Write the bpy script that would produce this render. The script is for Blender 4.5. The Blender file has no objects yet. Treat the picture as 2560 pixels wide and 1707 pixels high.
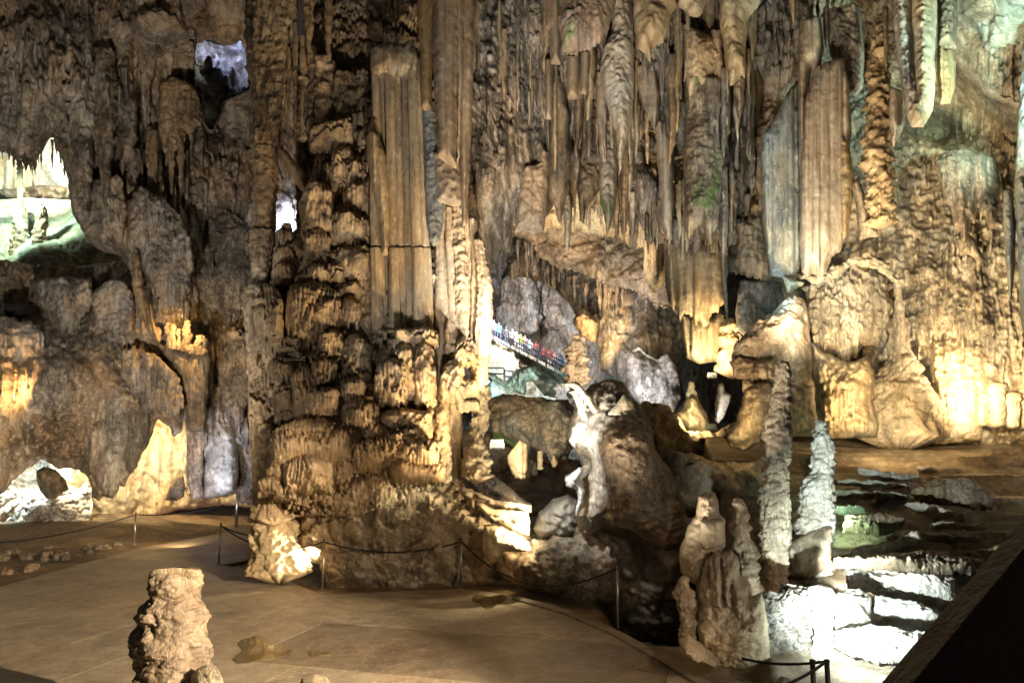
import bpy, math
import numpy as np
from mathutils import Matrix, Vector

SC = bpy.context.scene
COL = SC.collection
# ------------------------------------------------------------------ camera
F, CX, CY, PITCH, CAMZ = 1900.0, 1280.0, 853.5, math.radians(7.4), 2.9
cd = bpy.data.cameras.new('camera'); cam = bpy.data.objects.new('camera', cd); COL.objects.link(cam)
cam.location = (0, 0, CAMZ); cam.rotation_euler = (math.pi/2 + PITCH, 0, 0)
cd.sensor_width = 36; cd.lens = 36*F/2560; cd.clip_start = .05; cd.clip_end = 400
SC.camera = cam
# ------------------------------------------------------------------ exposure, world (dim bounced light of the show cave)
SC.view_settings.view_transform = 'Standard'; SC.view_settings.look = 'None'
SC.view_settings.exposure = 0.0; SC.view_settings.gamma = 1.0
SC.view_settings.use_curve_mapping = False
SC.cycles.max_bounces = 4; SC.cycles.diffuse_bounces = 2; SC.cycles.glossy_bounces = 2
SC.cycles.sample_clamp_indirect = 4.0
w = bpy.data.worlds.new('World'); SC.world = w; w.use_nodes = True
bg = w.node_tree.nodes['Background']; bg.inputs[0].default_value = (1.0, .88, .74, 1); bg.inputs[1].default_value = .026

def at(px, py, Y):
    px = np.asarray(px, float); py = np.asarray(py, float)
    x = (px-CX)/F; y = -(py-CY)/F
    dy = math.cos(PITCH)-y*math.sin(PITCH); dz = math.sin(PITCH)+y*math.cos(PITCH)
    t = Y/dy
    return np.stack([x*t, Y+0*x, CAMZ+dz*t], -1)
def fl(px, py, z=0.0):
    x = (px-CX)/F; y = -(py-CY)/F
    dy = math.cos(PITCH)-y*math.sin(PITCH); dz = math.sin(PITCH)+y*math.cos(PITCH)
    t = (z-CAMZ)/dz
    return Vector((x*t, dy*t, z))

WARM=(1,.70,.38); GOLD=(1,.66,.28); WHITE=(1,.95,.86); COOL=(.80,.93,1); CYAN=(.72,1,.93); BLUE=(.55,.68,1); GREEN=(.75,1,.80)
def lamp(pos, tgt, power, color=WARM, angle=90, blend=.6, rad=.15):  # unseen spots: hidden cave floodlights plus added fill
    l = bpy.data.lights.new('flood_or_fill_spot', 'SPOT'); l.energy = power; l.color = color
    l.spot_size = math.radians(angle); l.spot_blend = blend; l.shadow_soft_size = rad
    o = bpy.data.objects.new('flood_or_fill_spot', l); COL.objects.link(o)
    p = Vector(at(*pos)) if not isinstance(pos, Vector) else pos
    t = Vector(at(*tgt)) if not isinstance(tgt, Vector) else tgt
    o.location = p; o.rotation_euler = (t-p).to_track_quat('-Z', 'Y').to_euler()
    return o
# general hall fill: unseen spots added to light walls, curtains and pillar
lamp(Vector((-6.5, 10.5, .9)), Vector((-11, 22, 8)), 3500, (1, .88, .74), 82, .9, .1)
lamp(Vector((-14, 11, 1.0)), Vector((-7.5, 23, 9)), 1000, (1, .84, .66), 90, 1, .1)
lamp(Vector((.3, 7.6, .4)), Vector((4.8, 18, 12)), 3500, (1, .88, .72), 62, .8, .1)
lamp(Vector((-.8, 8.6, .4)), Vector((2.2, 18, 12.5)), 1900, (1, .92, .82), 74, .8, .1)
lamp(Vector((-6, 8, .8)), Vector((-3.8, 15, 6.0)), 400, (1, .92, .82), 56, .9, .08)
lamp(Vector((-3, 5, 2.5)), (1570, 1180, 14), 210, (1, .84, .66), 34, .9, .1)
# pillar: yellow from low right, weak from the left
lamp((1250, 1270, 13.0), (1030, 820, 15), 900, (1, .72, .36), 76, .8, .12)
lamp((1330, 1330, 11.8), (1000, 560, 15), 900, (1, .74, .44), 90, .8, .1)
lamp((1260, 1000, 14.2), (1170, 760, 15.2), 260, GOLD, 110, .8, .1)
# lit stub and its ground
lamp((790, 1392, 15.75), (690, 1345, 16.0), 260, (1, .82, .52), 150, .6, .05)
# lit rocks right of the column mound
lamp((1345, 1345, 14.3), (1240, 1320, 15), 420, (1, .82, .5), 120, .6, .06)
lamp((1340, 1230, 14.6), (1270, 1300, 14.8), 180, (1, .82, .5), 120, .6, .06)
# walkway, raking from the right
lamp(Vector((4.6, 3.4, 3.5)), Vector((-7.4, 12.6, 0)), 14500, (1, .79, .52), 40, .6, .07)
lamp(Vector((3.2, 3.0, 3.6)), Vector((-.6, 9.3, 0)), 1700, (1, .76, .50), 54, .9, .07)
# left: opening, blue hole, gap, orange shelf, alcove, warm back wall
lamp((60, 300, 27.5), (60, 430, 33), 3500, (.88, 1, .92), 130, .5, .2)
lamp((30, 470, 26), (90, 570, 28), 1200, (.68, 1, .80), 130, .6, .2)
lamp((585, 60, 37.2), (560, 190, 40), 900, (.42, .52, 1), 100, .7, .3)
lamp((720, 560, 25), (720, 480, 30), 420, (.50, .62, 1), 120, .7, .2)
lamp((455, 800, 21.6), (470, 860, 22.5), 170, (1, .58, .2), 150, .8, .04)
lamp((30, 990, 20.8), (30, 940, 21.8), 170, (1, .55, .2), 140, .8, .04)
lamp((60, 1140, 24.4), (60, 1270, 26), 900, (.86, 1, .97), 140, .5, .1)
lamp((200, 1160, 24.6), (250, 1260, 27), 420, (1, .8, .5), 150, .6, .1)
lamp((400, 1075, 25.6), (420, 1180, 28.4), 700, (1, .78, .45), 150, .6, .1)
lamp((470, 1290, 22), (520, 1150, 25.2), 500, (.62, .70, 1), 80, .7, .1)
lamp((470, 1330, 21), (300, 1260, 26), 260, (1, .72, .4), 110, .8, .1)
# far chamber
lamp((1250, 760, 70), (1330, 740, 95), 17000, (.95, .93, 1), 120, .7, .3)
lamp((1300, 790, 67), (1320, 880, 74), 5000, (1, .97, 1), 80, .7, .2)
lamp((1250, 905, 74), (1240, 905, 82), 5600, (.92, 1, 1), 140, .6, .2)
lamp((1300, 960, 58), (1290, 985, 66), 3600, (.55, .95, 1), 140, .6, .1)
lamp((1300, 1000, 60), (1300, 975, 80), 2600, (.55, .95, 1), 120, .6, .1)
lamp((1480, 880, 30.5), (1465, 810, 33.5), 1600, (1, .66, .3), 90, .7, .08)
lamp((1450, 950, 27.5), (1440, 890, 30), 300, (1, .75, .4), 90, .7, .08)
lamp((1520, 1010, 24), (1600, 860, 31), 1900, (.93, .93, 1), 100, .8, .2)
# cream wall behind curtains, lit from hollow below
lamp((1480, 700, 22), (1560, 520, 26), 900, (1, .84, .6), 120, .8, .2)
lamp((1330, 760, 27), (1450, 640, 32), 450, (1, .8, .58), 110, .8, .2)
# golden pipes
lamp((1790, 935, 21.2), (1770, 800, 22.8), 800, (1, .80, .46), 110, .8, .08)
lamp((1730, 1060, 19.6), (1735, 1020, 21.5), 260, (1, .80, .42), 120, .7, .06)
lamp((1830, 1070, 22.6), (1806, 1000, 24), 160, (1, 1, 1), 100, .7, .06)
# leaning rock: white flank from the left
lamp((1355, 1100, 13.2), (1450, 1120, 14.6), 520, (.93, .98, 1), 110, .7, .05)
# middle hollow
lamp((1250, 1080, 19), (1330, 1080, 24), 1100, (1, .88, .62), 110, .8, .1)
# right wall, gold from below; top right cyan; fluted curtain
lamp((2480, 1010, 16.4), (2430, 820, 19), 1050, (1, .83, .54), 130, .8, .12)
lamp((2240, 1075, 15.2), (2200, 960, 18.4), 700, (1, .74, .38), 120, .8, .1)
lamp((2060, 880, 14.6), (2080, 500, 17.8), 1300, (1, .86, .62), 110, .8, .15)
lamp((2600, 330, 13.4), (2500, 60, 16.5), 1900, (.66, 1, .9), 110, .8, .15)
lamp((1935, 760, 15.2), (1950, 600, 17.8), 300, (.50, .85, 1), 90, .8, .1)
lamp((1880, 1060, 14.0), (1880, 980, 16), 200, (1, .75, .35), 120, .8, .08)
# terrace, white from the low post
lamp((2075, 1600, 8.3), (2330, 1360, 13), 1500, (.86, 1, .97), 82, .7, .03)
lamp((2060, 1650, 8.7), (1985, 1520, 10.2), 26, (.84, 1, .95), 120, .8, .05)
lamp((2100, 1500, 9.6), (1980, 1380, 11.6), 60, (.72, 1, .84), 90, .8, .05)
lamp((1985, 1600, 9.2), (1960, 1420, 11.5), 22, (.86, 1, .95), 110, .7, .05)
lamp(Vector((6, 4.5, 2.4)), (1800, 1450, 10.4), 520, (1, .78, .60), 40, .8, .1)
lamp(Vector((14, 12, 4.6)), (2420, 1120, 16.5), 420, (1, .78, .5), 70, .8, .1)
lamp((2300, 700, 14.5), (2330, 560, 18), 380, (1, .86, .62), 120, .9, .1)
lamp((1250, 900, 13.5), (1240, 420, 19.5), 900, (1, .95, .88), 80, .9, .1)  # added unseen spot whitening the grey curtain mass
lamp((2095, 1445, 11.0), (2340, 1270, 14.5), 520, (.88, 1, .97), 90, .7, .04)  # added unseen spot brightening the upper ledges
lamp((2075, 1330, 13.0), (2180, 1225, 15.2), 150, (.62, 1, .66), 100, .8, .04)  # added green spot for the ledges on the left

# ------------------------------------------------------------------ noise
def _grad(ix, iy, iz, fx, fy, fz, seed):
    h = (ix*np.uint32(374761393)+iy*np.uint32(668265263)+iz*np.uint32(1274126177)+np.uint32(seed*2654435 % 4294967295))
    h = (h ^ (h >> np.uint32(13)))*np.uint32(1274126177); h = h ^ (h >> np.uint32(16))
    g = (h & np.uint32(1023)).astype(np.float32)/511.5-1
    g2 = ((h >> np.uint32(10)) & np.uint32(1023)).astype(np.float32)/511.5-1
    g3 = ((h >> np.uint32(20)) & np.uint32(1023)).astype(np.float32)/511.5-1
    return g*fx+g2*fy+g3*fz
def noise(x, y, z, seed=0):
    x = np.asarray(x, np.float32); y = np.asarray(y, np.float32)+0*x; z = np.asarray(z, np.float32)+0*x
    xi = np.floor(x); yi = np.floor(y); zi = np.floor(z)
    fx, fy, fz = x-xi, y-yi, z-zi
    xi = xi.astype(np.int64).astype(np.uint32); yi = yi.astype(np.int64).astype(np.uint32); zi = zi.astype(np.int64).astype(np.uint32)
    u = fx*fx*fx*(fx*(fx*6-15)+10); v = fy*fy*fy*(fy*(fy*6-15)+10); q = fz*fz*fz*(fz*(fz*6-15)+10)
    o = np.uint32(1); r = 0
    for a in (0, 1):
        wa = u if a else 1-u
        for b in (0, 1):
            wb = (v if b else 1-v)*wa
            for c in (0, 1):
                wc = (q if c else 1-q)*wb
                r = r+wc*_grad(xi+o*a, yi+o*b, zi+o*c, fx-a, fy-b, fz-c, seed)
    return r*1.3
def fbm(x, y, z, oct=4, seed=0, gain=.5):
    r = 0; a = 1.0; f = 1.0
    for k in range(oct):
        r = r+a*noise(x*f, y*f, z*f, seed+k*17); a *= gain; f *= 2.03
    return r
def h1(c, seed=0):
    s = np.sin(np.asarray(c, float)*127.1+seed*311.7+.5)*43758.5453
    return s-np.floor(s)
def sm(t): t = np.clip(t, 0, 1); return t*t*(3-2*t)
# ------------------------------------------------------------------ relief styles, h grows out of the rock
class Sx: pass
def st_n(S, h, amp, su, sv=None, oct=4):
    sv = sv or su; p = S.p; return h+amp*fbm(p[..., 0]/su, p[..., 1]/su, p[..., 2]/sv, oct, S.seed)
def st_r(S, h, amp, su, sv=None, oct=3):
    sv = sv or su; p = S.p; r = 0; a = 1; f = 1
    for k in range(oct):
        n = 1-np.abs(noise(p[..., 0]/su*f, p[..., 1]/su*f, p[..., 2]/sv*f, S.seed+31+k*7))*1.8; r = r+a*n; a *= .5; f *= 2.1
    return h+amp*(r-1)
def st_b(S, h, amp, su, sv=None, oct=4):
    sv = sv or su; p = S.p; r = 0; a = 1; f = 1
    wx = .15*noise(p[..., 0]/su*1.7, p[..., 1]/su*1.7, p[..., 2]/sv*1.7, S.seed+5); wz = .15*noise(p[..., 0]/su*1.7, p[..., 1]/su*1.7, p[..., 2]/sv*1.7, S.seed+6)
    for k in range(oct):
        r = r+a*np.abs(noise(p[..., 0]/su*f+wx, p[..., 1]/su*f, p[..., 2]/sv*f+wz, S.seed+61+k*7)); a *= .5; f *= 2.05
    return h+amp*(1.6*r-.6)
def st_pipe(S, h, amp, wd, L=3.0, wander=.6):
    p = S.p
    uw = S.u+wander*wd*noise(S.u/(4*wd), S.v/L, S.seed+.37, S.seed)*2
    c = np.floor(uw/wd); t = uw/wd-c-.5
    k = .35+.65*h1(c, S.seed)
    var = .6+.8*noise(c*1.71, S.v/(L*.6), S.seed*.13+.5, S.seed+3)
    tt = t*(1.7+.5*h1(c+.5, S.seed))
    return h+amp*np.sqrt(np.clip(1-tt*tt, 0, 1))*k*var
def st_tier(S, h, amp, T, dw=.08, keep0=.55):
    q = S.v/T+.9*noise(S.u/(1.7*T), S.v/(2.2*T), S.seed+.2, S.seed+9)+.35*noise(S.u/(.6*T), S.v/(1.3*T), S.seed+.7, S.seed+2)
    row = np.floor(q)
    uw = S.u/dw+.9*noise(S.u/(3*dw), S.v/(.5*T), .5, S.seed+4)+h1(row, S.seed)*7
    c = np.floor(uw); t = uw-c-.5
    rib = np.sqrt(np.clip(1-(2.0*t*(.85+.4*h1(c+.2, S.seed)))**2, 0, 1))*(.6+.4*h1(c+.9, S.seed))
    q2 = q+.5*rib*h1(c+row*13.1, S.seed+1)
    f = q2-np.floor(q2)
    pr = (.85*sm((1-f)/.28)+.15*(1-f))*np.clip(f/.06, 0, 1)
    rm = sm((.86-f)/.2)
    keep = np.clip(keep0+1.0*noise(S.u/(1.5*T), S.v/(1.5*T), 3.3, S.seed+11), .12, 1.2)
    return h+amp*keep*pr*(1-.5*rm*(1-rib))
def _stamp(S, h, x, y0, y1, wd, amp, rng):
    # one drip-shaped bulge, in grid px
    j = (x-S.x0)/S.step; i0 = (y0-S.y0)/S.step; i1 = (y1-S.y0)/S.step; hw = wd/2/S.step
    a0, a1 = int(max(0, i0)), int(min(h.shape[0], i1+1)); b0, b1 = int(max(0, j-hw-2)), int(min(h.shape[1], j+hw+3))
    if a1-a0 < 2 or b1-b0 < 2: return
    I = np.arange(a0, a1)[:, None]; J = np.arange(b0, b1)[None, :]
    t = (I-i0)/max(1e-3, i1-i0)
    kind = rng.random()
    wv = hw*(np.clip(1-t, 0, 1)**(.35+.5*kind))*(.85+.25*np.sin(t*(9+8*kind)+kind*40)*.3)
    jc = j+hw*.25*np.sin(t*5+kind*30)
    pr = 1-((J-jc)/np.maximum(wv, .3))**2
    ins = pr > 0
    hb = h[min(max(int(i0), 0), h.shape[0]-1), min(max(int(j), 0), h.shape[1]-1)]
    val = hb*.5+h[a0:a1, b0:b1]*.5+amp*np.sqrt(np.clip(pr, 0, 1))*sm(t/.3)*(.75+.25*t)
    sub = h[a0:a1, b0:b1]
    sub[...] = np.where(ins, np.maximum(sub, val), sub)
def st_rain(S, h, x0, y0, x1, y1, n, w0, w1, l0, l1, amp):
    rng = np.random.default_rng(abs(S.seed*97+int(x0)*3+int(y0)+n))
    mp = S.mpp*amp
    for k in range(n):
        x = rng.uniform(x0, x1); y = rng.uniform(y0, y1); e = rng.random()**1.6
        wd = w0+(w1-w0)*e; L = (l0+(l1-l0)*rng.random())*(.5+.5*e)
        _stamp(S, h, x, y-L*.5, y+L*.5, wd, wd*mp*(.5+.5*rng.random()), rng)
    return h
def st_drop(S, h, *lst):
    rng = np.random.default_rng(S.seed+5)
    for (x, y0, y1, wd, amp) in lst: _stamp(S, h, x, y0, y1, wd, amp, rng)
    return h
def st_lump(S, h, *lst):
    for (x, y, rx, ry, a) in lst:
        h = h+a*np.exp(-(((S.px-x)/rx)**2+((S.py-y)/ry)**2)**1.5)
    return h
def st_flute(S, h, ys, wpx, amp, ln=30):
    w = wpx*S.mpp; uw = S.u/w+.55*noise(S.u/(4*w), S.v/(9*w), S.seed+.4, S.seed+2)
    c = np.floor(uw); t = uw-c-.5
    e = sm((S.py-(ys+ln*.9*(h1(c, S.seed)-.5)+.25*ln*noise(S.u/(5*w), S.v*0, .3, S.seed)))/(ln*.45))
    wd = .75+.5*h1(c+.3, S.seed)
    pr = np.sqrt(np.clip(1-(2*t*wd)**2, 0, 1))
    hh = .55+.45*h1(c+.7, S.seed)
    return h+e*amp*(pr*hh-.75)
STY = dict(flute=st_flute, n=st_n, r=st_r, b=st_b, pipe=st_pipe, tier=st_tier, rain=st_rain, drop=st_drop, lump=st_lump)
def apply(S, st):
    h = np.zeros(S.u.shape)
    for s in st: h = STY[s[0]](S, h, *s[1:])
    return h
# ------------------------------------------------------------------ mesh making
def mk(name, V, Q, m, parent=None, smooth=True, origin=None):
    V = np.asarray(V, np.float32)
    if origin is None: origin = np.array([(V[:, 0].min()+V[:, 0].max())/2, (V[:, 1].min()+V[:, 1].max())/2, V[:, 2].min()])
    me = bpy.data.meshes.new(name)
    Q = [np.asarray(q, np.int32) for q in (Q if isinstance(Q, list) else [Q]) if len(q)]
    ls = np.concatenate([q.ravel() for q in Q]); tot = np.concatenate([np.full(len(q), q.shape[1], np.int32) for q in Q])
    me.vertices.add(len(V)); me.vertices.foreach_set('co', (V-origin).astype(np.float32).ravel())
    me.loops.add(len(ls)); me.loops.foreach_set('vertex_index', ls)
    me.polygons.add(len(tot)); me.polygons.foreach_set('loop_start', (np.cumsum(tot)-tot).astype(np.int32))
    try: me.polygons.foreach_set('loop_total', tot)
    except Exception: pass
    me.update(calc_edges=True)
    me.polygons.foreach_set('use_smooth', np.full(len(tot), smooth))
    me.materials.append(m)
    o = bpy.data.objects.new(name, me); COL.objects.link(o); o.location = Vector(origin)
    if parent is not None:
        o.parent = parent; o.matrix_parent_inverse = wloc(parent).inverted()
    return o
def wloc(o):
    l = o.location.copy(); p = o.parent
    return Matrix.Translation(l) if p is None else (wloc(p) @ o.matrix_parent_inverse @ Matrix.Translation(l))
def K(o, label, cat, group=None):
    o['label'] = label; o['category'] = cat
    if group: o['group'] = group
    return o
def ST(o): o['kind'] = 'structure'; return o
def STUFF(o, label=None):
    o['kind'] = 'stuff'
    if label: o['label'] = label
    return o
def empty(name, loc, label, cat, group=None):
    o = bpy.data.objects.new(name, None); COL.objects.link(o); o.location = Vector(loc); o.empty_display_size = .2
    return K(o, label, cat, group)
def pip(x, y, P):
    ins = np.zeros(x.shape, bool); n = len(P)
    for i in range(n):
        x1, y1 = P[i]; x2, y2 = P[(i+1) % n]
        if y1 == y2: continue
        c = ((y1 > y) != (y2 > y)) & (x < (x2-x1)*(y-y1)/(y2-y1)+x1); ins ^= c
    return ins
def pdist(x, y, P, best, bx, by):
    n = len(P)
    for i in range(n):
        x1, y1 = P[i]; x2, y2 = P[(i+1) % n]; dx, dy = x2-x1, y2-y1; L = dx*dx+dy*dy+1e-9
        t = np.clip(((x-x1)*dx+(y-y1)*dy)/L, 0, 1); cx = x1+t*dx; cy = y1+t*dy
        d = (x-cx)**2+(y-cy)**2; k = d < best
        best = np.where(k, d, best); bx = np.where(k, cx, bx); by = np.where(k, cy, by)
    return best, bx, by
def Yf(*pts):
    P = np.array(pts, float)
    def f(px, py):
        num = 0; den = 0
        for x, y, v in P:
            wt = 1/(((px-x)**2+(py-y)**2+60**2)**1.6); num = num+wt*v; den = den+wt
        return num/den
    return f
SEED = [0]
STEPK = .83
def relief(name, poly, Y, m, st, step=4.5, T=.5, R=None, holes=(), jag=5, drip=0, dw=14, back=True, seed=None, tilt=0.0, parent=None, fade=.10, grain=1.0):
    SEED[0] += 1; seed = SEED[0] if seed is None else seed; step = step*STEPK
    P = np.array(poly, float)
    x0, y0 = P.min(0)-step*2-jag-drip; x1, y1 = P.max(0)+step*2+jag+drip
    px, py = np.meshgrid(np.arange(x0, x1, step), np.arange(y0, y1, step))
    wx, wy = px.copy(), py.copy()
    if jag:
        wx = wx+jag*(noise(px/37, py/37, .3, seed)+.6*noise(px/13, py/13, .3, seed+1)); wy = wy+jag*(noise(px/37, py/37, .8, seed+2)+.6*noise(px/13, py/13, .8, seed+3))
    if drip:
        ym = (P[:, 1].min()+P[:, 1].max())/2; ye = P[:, 1].max()
        k = sm((py-ym)/(ye-ym)*1.5)
        for s_, a_ in ((1, 1), (2.3, .6)):
            q = px/dw/s_+.6*noise(px/dw/3, py*0, s_+.2, seed+6); c = np.floor(q); t = q-c-.5
            wy = wy+k*drip*a_*.7*(1-np.sqrt(np.clip(1-4*t*t, 0, 1))*(.25+.75*h1(c, seed+s_)))
    ins = pip(wx, wy, P)
    big = np.full(px.shape, 1e18); best, bx, by = pdist(wx, wy, P, big, wx, wy)
    for H in holes:
        H = np.array(H, float); ins &= ~pip(wx, wy, H); best, bx, by = pdist(wx, wy, H, best, bx, by)
    d = np.sqrt(best)*ins
    Y0 = Y(px, py) if callable(Y) else np.full(px.shape, float(Y))
    out = ~ins
    sx = np.clip(bx-wx, -2*step, 2*step)*out; sy = np.clip(by-wy, -2*step, 2*step)*out
    base = at(px+sx, py+sy, Y0)
    c = at(P[:, 0].mean(), P[:, 1].mean(), float(Y0.mean()))
    n = np.array([-c[0], -c[1], 0]); n /= np.linalg.norm(n); n[2] = tilt; n /= np.linalg.norm(n)
    mpp = Y0/F; mm = float(mpp.mean()); dm = d*mpp
    if R is None: R = .5*min(P[:, 0].max()-P[:, 0].min(), P[:, 1].max()-P[:, 1].min())*mm
    z = T*np.sqrt(np.clip(1-(1-np.clip(dm/R, 0, 1))**2, 0, 1))
    S = Sx(); S.px, S.py, S.p, S.seed, S.step, S.x0, S.y0, S.mpp = px, py, base, seed, step, x0, y0, mm
    S.u = px*mm; S.v = -py*mm
    h = apply(S, st)
    if grain: h = st_b(S, h, grain*.0034*mm*F, .016*mm*F, .014*mm*F, 3)+0; h = st_n(S, h, grain*.0013*mm*F, .0055*mm*F, .0055*mm*F, 2)
    h = h*sm(dm/fade)
    front = base+n*(z+h)[..., None]
    q00 = ins[:-1, :-1]; q01 = ins[:-1, 1:]; q10 = ins[1:, :-1]; q11 = ins[1:, 1:]
    cell = (q00 | q01 | q10 | q11)
    I, J = np.nonzero(cell); Wd = px.shape[1]
    quad = np.stack([I*Wd+J, (I+1)*Wd+J, (I+1)*Wd+J+1, I*Wd+J+1], 1)
    used = np.unique(quad); remap = np.full(px.size, -1, np.int64); remap[used] = np.arange(len(used))
    fr = front.reshape(-1, 3)[used]; quad = remap[quad]
    if back:
        zb = -.55*T*np.sqrt(np.clip(1-(1-np.clip(dm/R, 0, 1))**2, 0, 1))
        k3 = 3 if min(px.shape) > 24 else 1
        bk = (base+n*zb[..., None])[::k3, ::k3]; ib = ins[::k3, ::k3]; wb = bk.shape[1]
        ci, cj = np.nonzero(ib[:-1, :-1] & ib[:-1, 1:] & ib[1:, :-1] & ib[1:, 1:])
        qb = np.stack([ci*wb+cj, ci*wb+cj+1, (ci+1)*wb+cj+1, (ci+1)*wb+cj], 1)
        if len(qb):
            ub = np.unique(qb); rb = np.full(bk.shape[0]*wb, -1, np.int64); rb[ub] = np.arange(len(ub))
            V = np.concatenate([fr, bk.reshape(-1, 3)[ub]]); Q = np.concatenate([quad, rb[qb]+len(used)])
        else: V, Q = fr, quad
    else: V, Q = fr, quad
    return mk(name, V, Q, m, parent)
def lathe(name, rows, Y, m, st, step=4.5, squash=1.0, seed=None, parent=None, jag=.06, nmin=10, nmax=130, dome=.5, lean=0.0, grain=1.0):
    SEED[0] += 1; seed = SEED[0] if seed is None else seed; step = step*STEPK
    Rw = np.array(rows, float)
    py = np.arange(Rw[0, 0], Rw[-1, 0]+step*.5, step)
    if len(py) < 4: py = np.linspace(Rw[0, 0], Rw[-1, 0], 4)
    xl = np.interp(py, Rw[:, 0], Rw[:, 1]); xr = np.interp(py, Rw[:, 0], Rw[:, 2])
    mp = Y/F; r = (xr-xl)/2*mp; r = np.maximum(r, .004)
    Yr = Y+lean*(np.linspace(1, 0, len(py)))
    c = at((xl+xr)/2, py, Yr)
    nt = int(np.clip(2*math.pi*r.max()/(step*mp), nmin, nmax))
    th = np.arange(nt)*2*math.pi/nt
    rr = r[:, None]*np.ones(nt)[None]
    P = np.stack([c[:, 0, None]+rr*np.cos(th), c[:, 1, None]+rr*squash*np.sin(th), c[:, 2, None]+0*rr], -1)
    S = Sx(); S.p = P; S.seed = seed; S.u = th[None]*r.mean()+0*rr; S.v = c[:, 2, None]+0*rr
    S.px = np.zeros_like(rr); S.py = np.zeros_like(rr); S.mpp = mp; S.step = step; S.x0 = 0; S.y0 = py[0]
    h = apply(S, st)+jag*r[:, None]*fbm(P[..., 0]/(r.mean()*1.2), P[..., 1]/(r.mean()*1.2), P[..., 2]/(r.mean()*1.6), 3, seed+7)*2
    if grain: g = grain*min(1, r.mean()/.12); h = st_b(S, h, g*.0030*Y, .014*Y, .013*Y, 3); h = st_n(S, h, g*.0012*Y, .0055*Y, .0055*Y, 2)
    h = np.maximum(h, -.6*rr)
    Vx = c[:, 0, None]+(rr+h)*np.cos(th); Vy = c[:, 1, None]+Yr[:, None]*0+(rr*squash+h)*np.sin(th)
    V = np.stack([Vx, Vy, c[:, 2, None]+0*rr], -1).reshape(-1, 3)
    ny = len(py)
    top = np.array([[c[0, 0], c[0, 1], c[0, 2]+dome*r[0]]]); bot = np.array([[c[-1, 0], c[-1, 1], c[-1, 2]-.5*r[-1]]])
    V = np.concatenate([V, top, bot])
    I, J = np.meshgrid(np.arange(ny-1), np.arange(nt), indexing='ij'); J2 = (J+1) % nt
    Q = np.stack([I*nt+J, I*nt+J2, (I+1)*nt+J2, (I+1)*nt+J], -1).reshape(-1, 4)[:, ::-1]
    j = np.arange(nt); j2 = (j+1) % nt
    T1 = np.stack([j, np.full(nt, ny*nt), j2], 1)[:, ::-1]; T2 = np.stack([(ny-1)*nt+j, (ny-1)*nt+j2, np.full(nt, ny*nt+1)], 1)[:, ::-1]
    return mk(name, V, [Q, T1, T2], m, parent)
def tube(name, pts, r, m, parent=None, n=6, origin=None):
    pts = [Vector(p) for p in pts]; V = []; Q = []
    for i, p in enumerate(pts):
        d = (pts[min(i+1, len(pts)-1)]-pts[max(i-1, 0)]).normalized()
        a = d.cross(Vector((0, 0, 1)));  a = Vector((1, 0, 0)) if a.length < 1e-4 else a.normalized()
        b = d.cross(a)
        rr = r[i] if isinstance(r, (list, tuple)) else r
        for k in range(n):
            t = 2*math.pi*k/n; V.append(p+a*rr*math.cos(t)+b*rr*math.sin(t))
    for i in range(len(pts)-1):
        for k in range(n): Q.append((i*n+k, i*n+(k+1) % n, (i+1)*n+(k+1) % n, (i+1)*n+k))
    caps = [tuple(range(n))[::-1], tuple(range((len(pts)-1)*n, len(pts)*n))]
    return mk(name, [tuple(v) for v in V], [np.array(Q), np.array(caps)], m, parent, origin=origin)
def prism(name, pts, z0, z1, m, parent=None, smooth=False):
    n = len(pts); V = [(p[0], p[1], z1) for p in pts]+[(p[0], p[1], z0) for p in pts]
    Q = np.array([(i, i+n, (i+1) % n+n, (i+1) % n) for i in range(n)])
    return mk(name, V, [Q, np.array([list(range(n))])], m, parent, smooth)
def box(name, lo, hi, m, parent=None, bev=0.0):
    x0, y0, z0 = lo; x1, y1, z1 = hi
    V = [(x0, y0, z0), (x1, y0, z0), (x1, y1, z0), (x0, y1, z0), (x0, y0, z1), (x1, y0, z1), (x1, y1, z1), (x0, y1, z1)]
    Q = np.array([(0, 3, 2, 1), (4, 5, 6, 7), (0, 1, 5, 4), (1, 2, 6, 5), (2, 3, 7, 6), (3, 0, 4, 7)])
    return mk(name, V, Q, m, parent, False)
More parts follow.
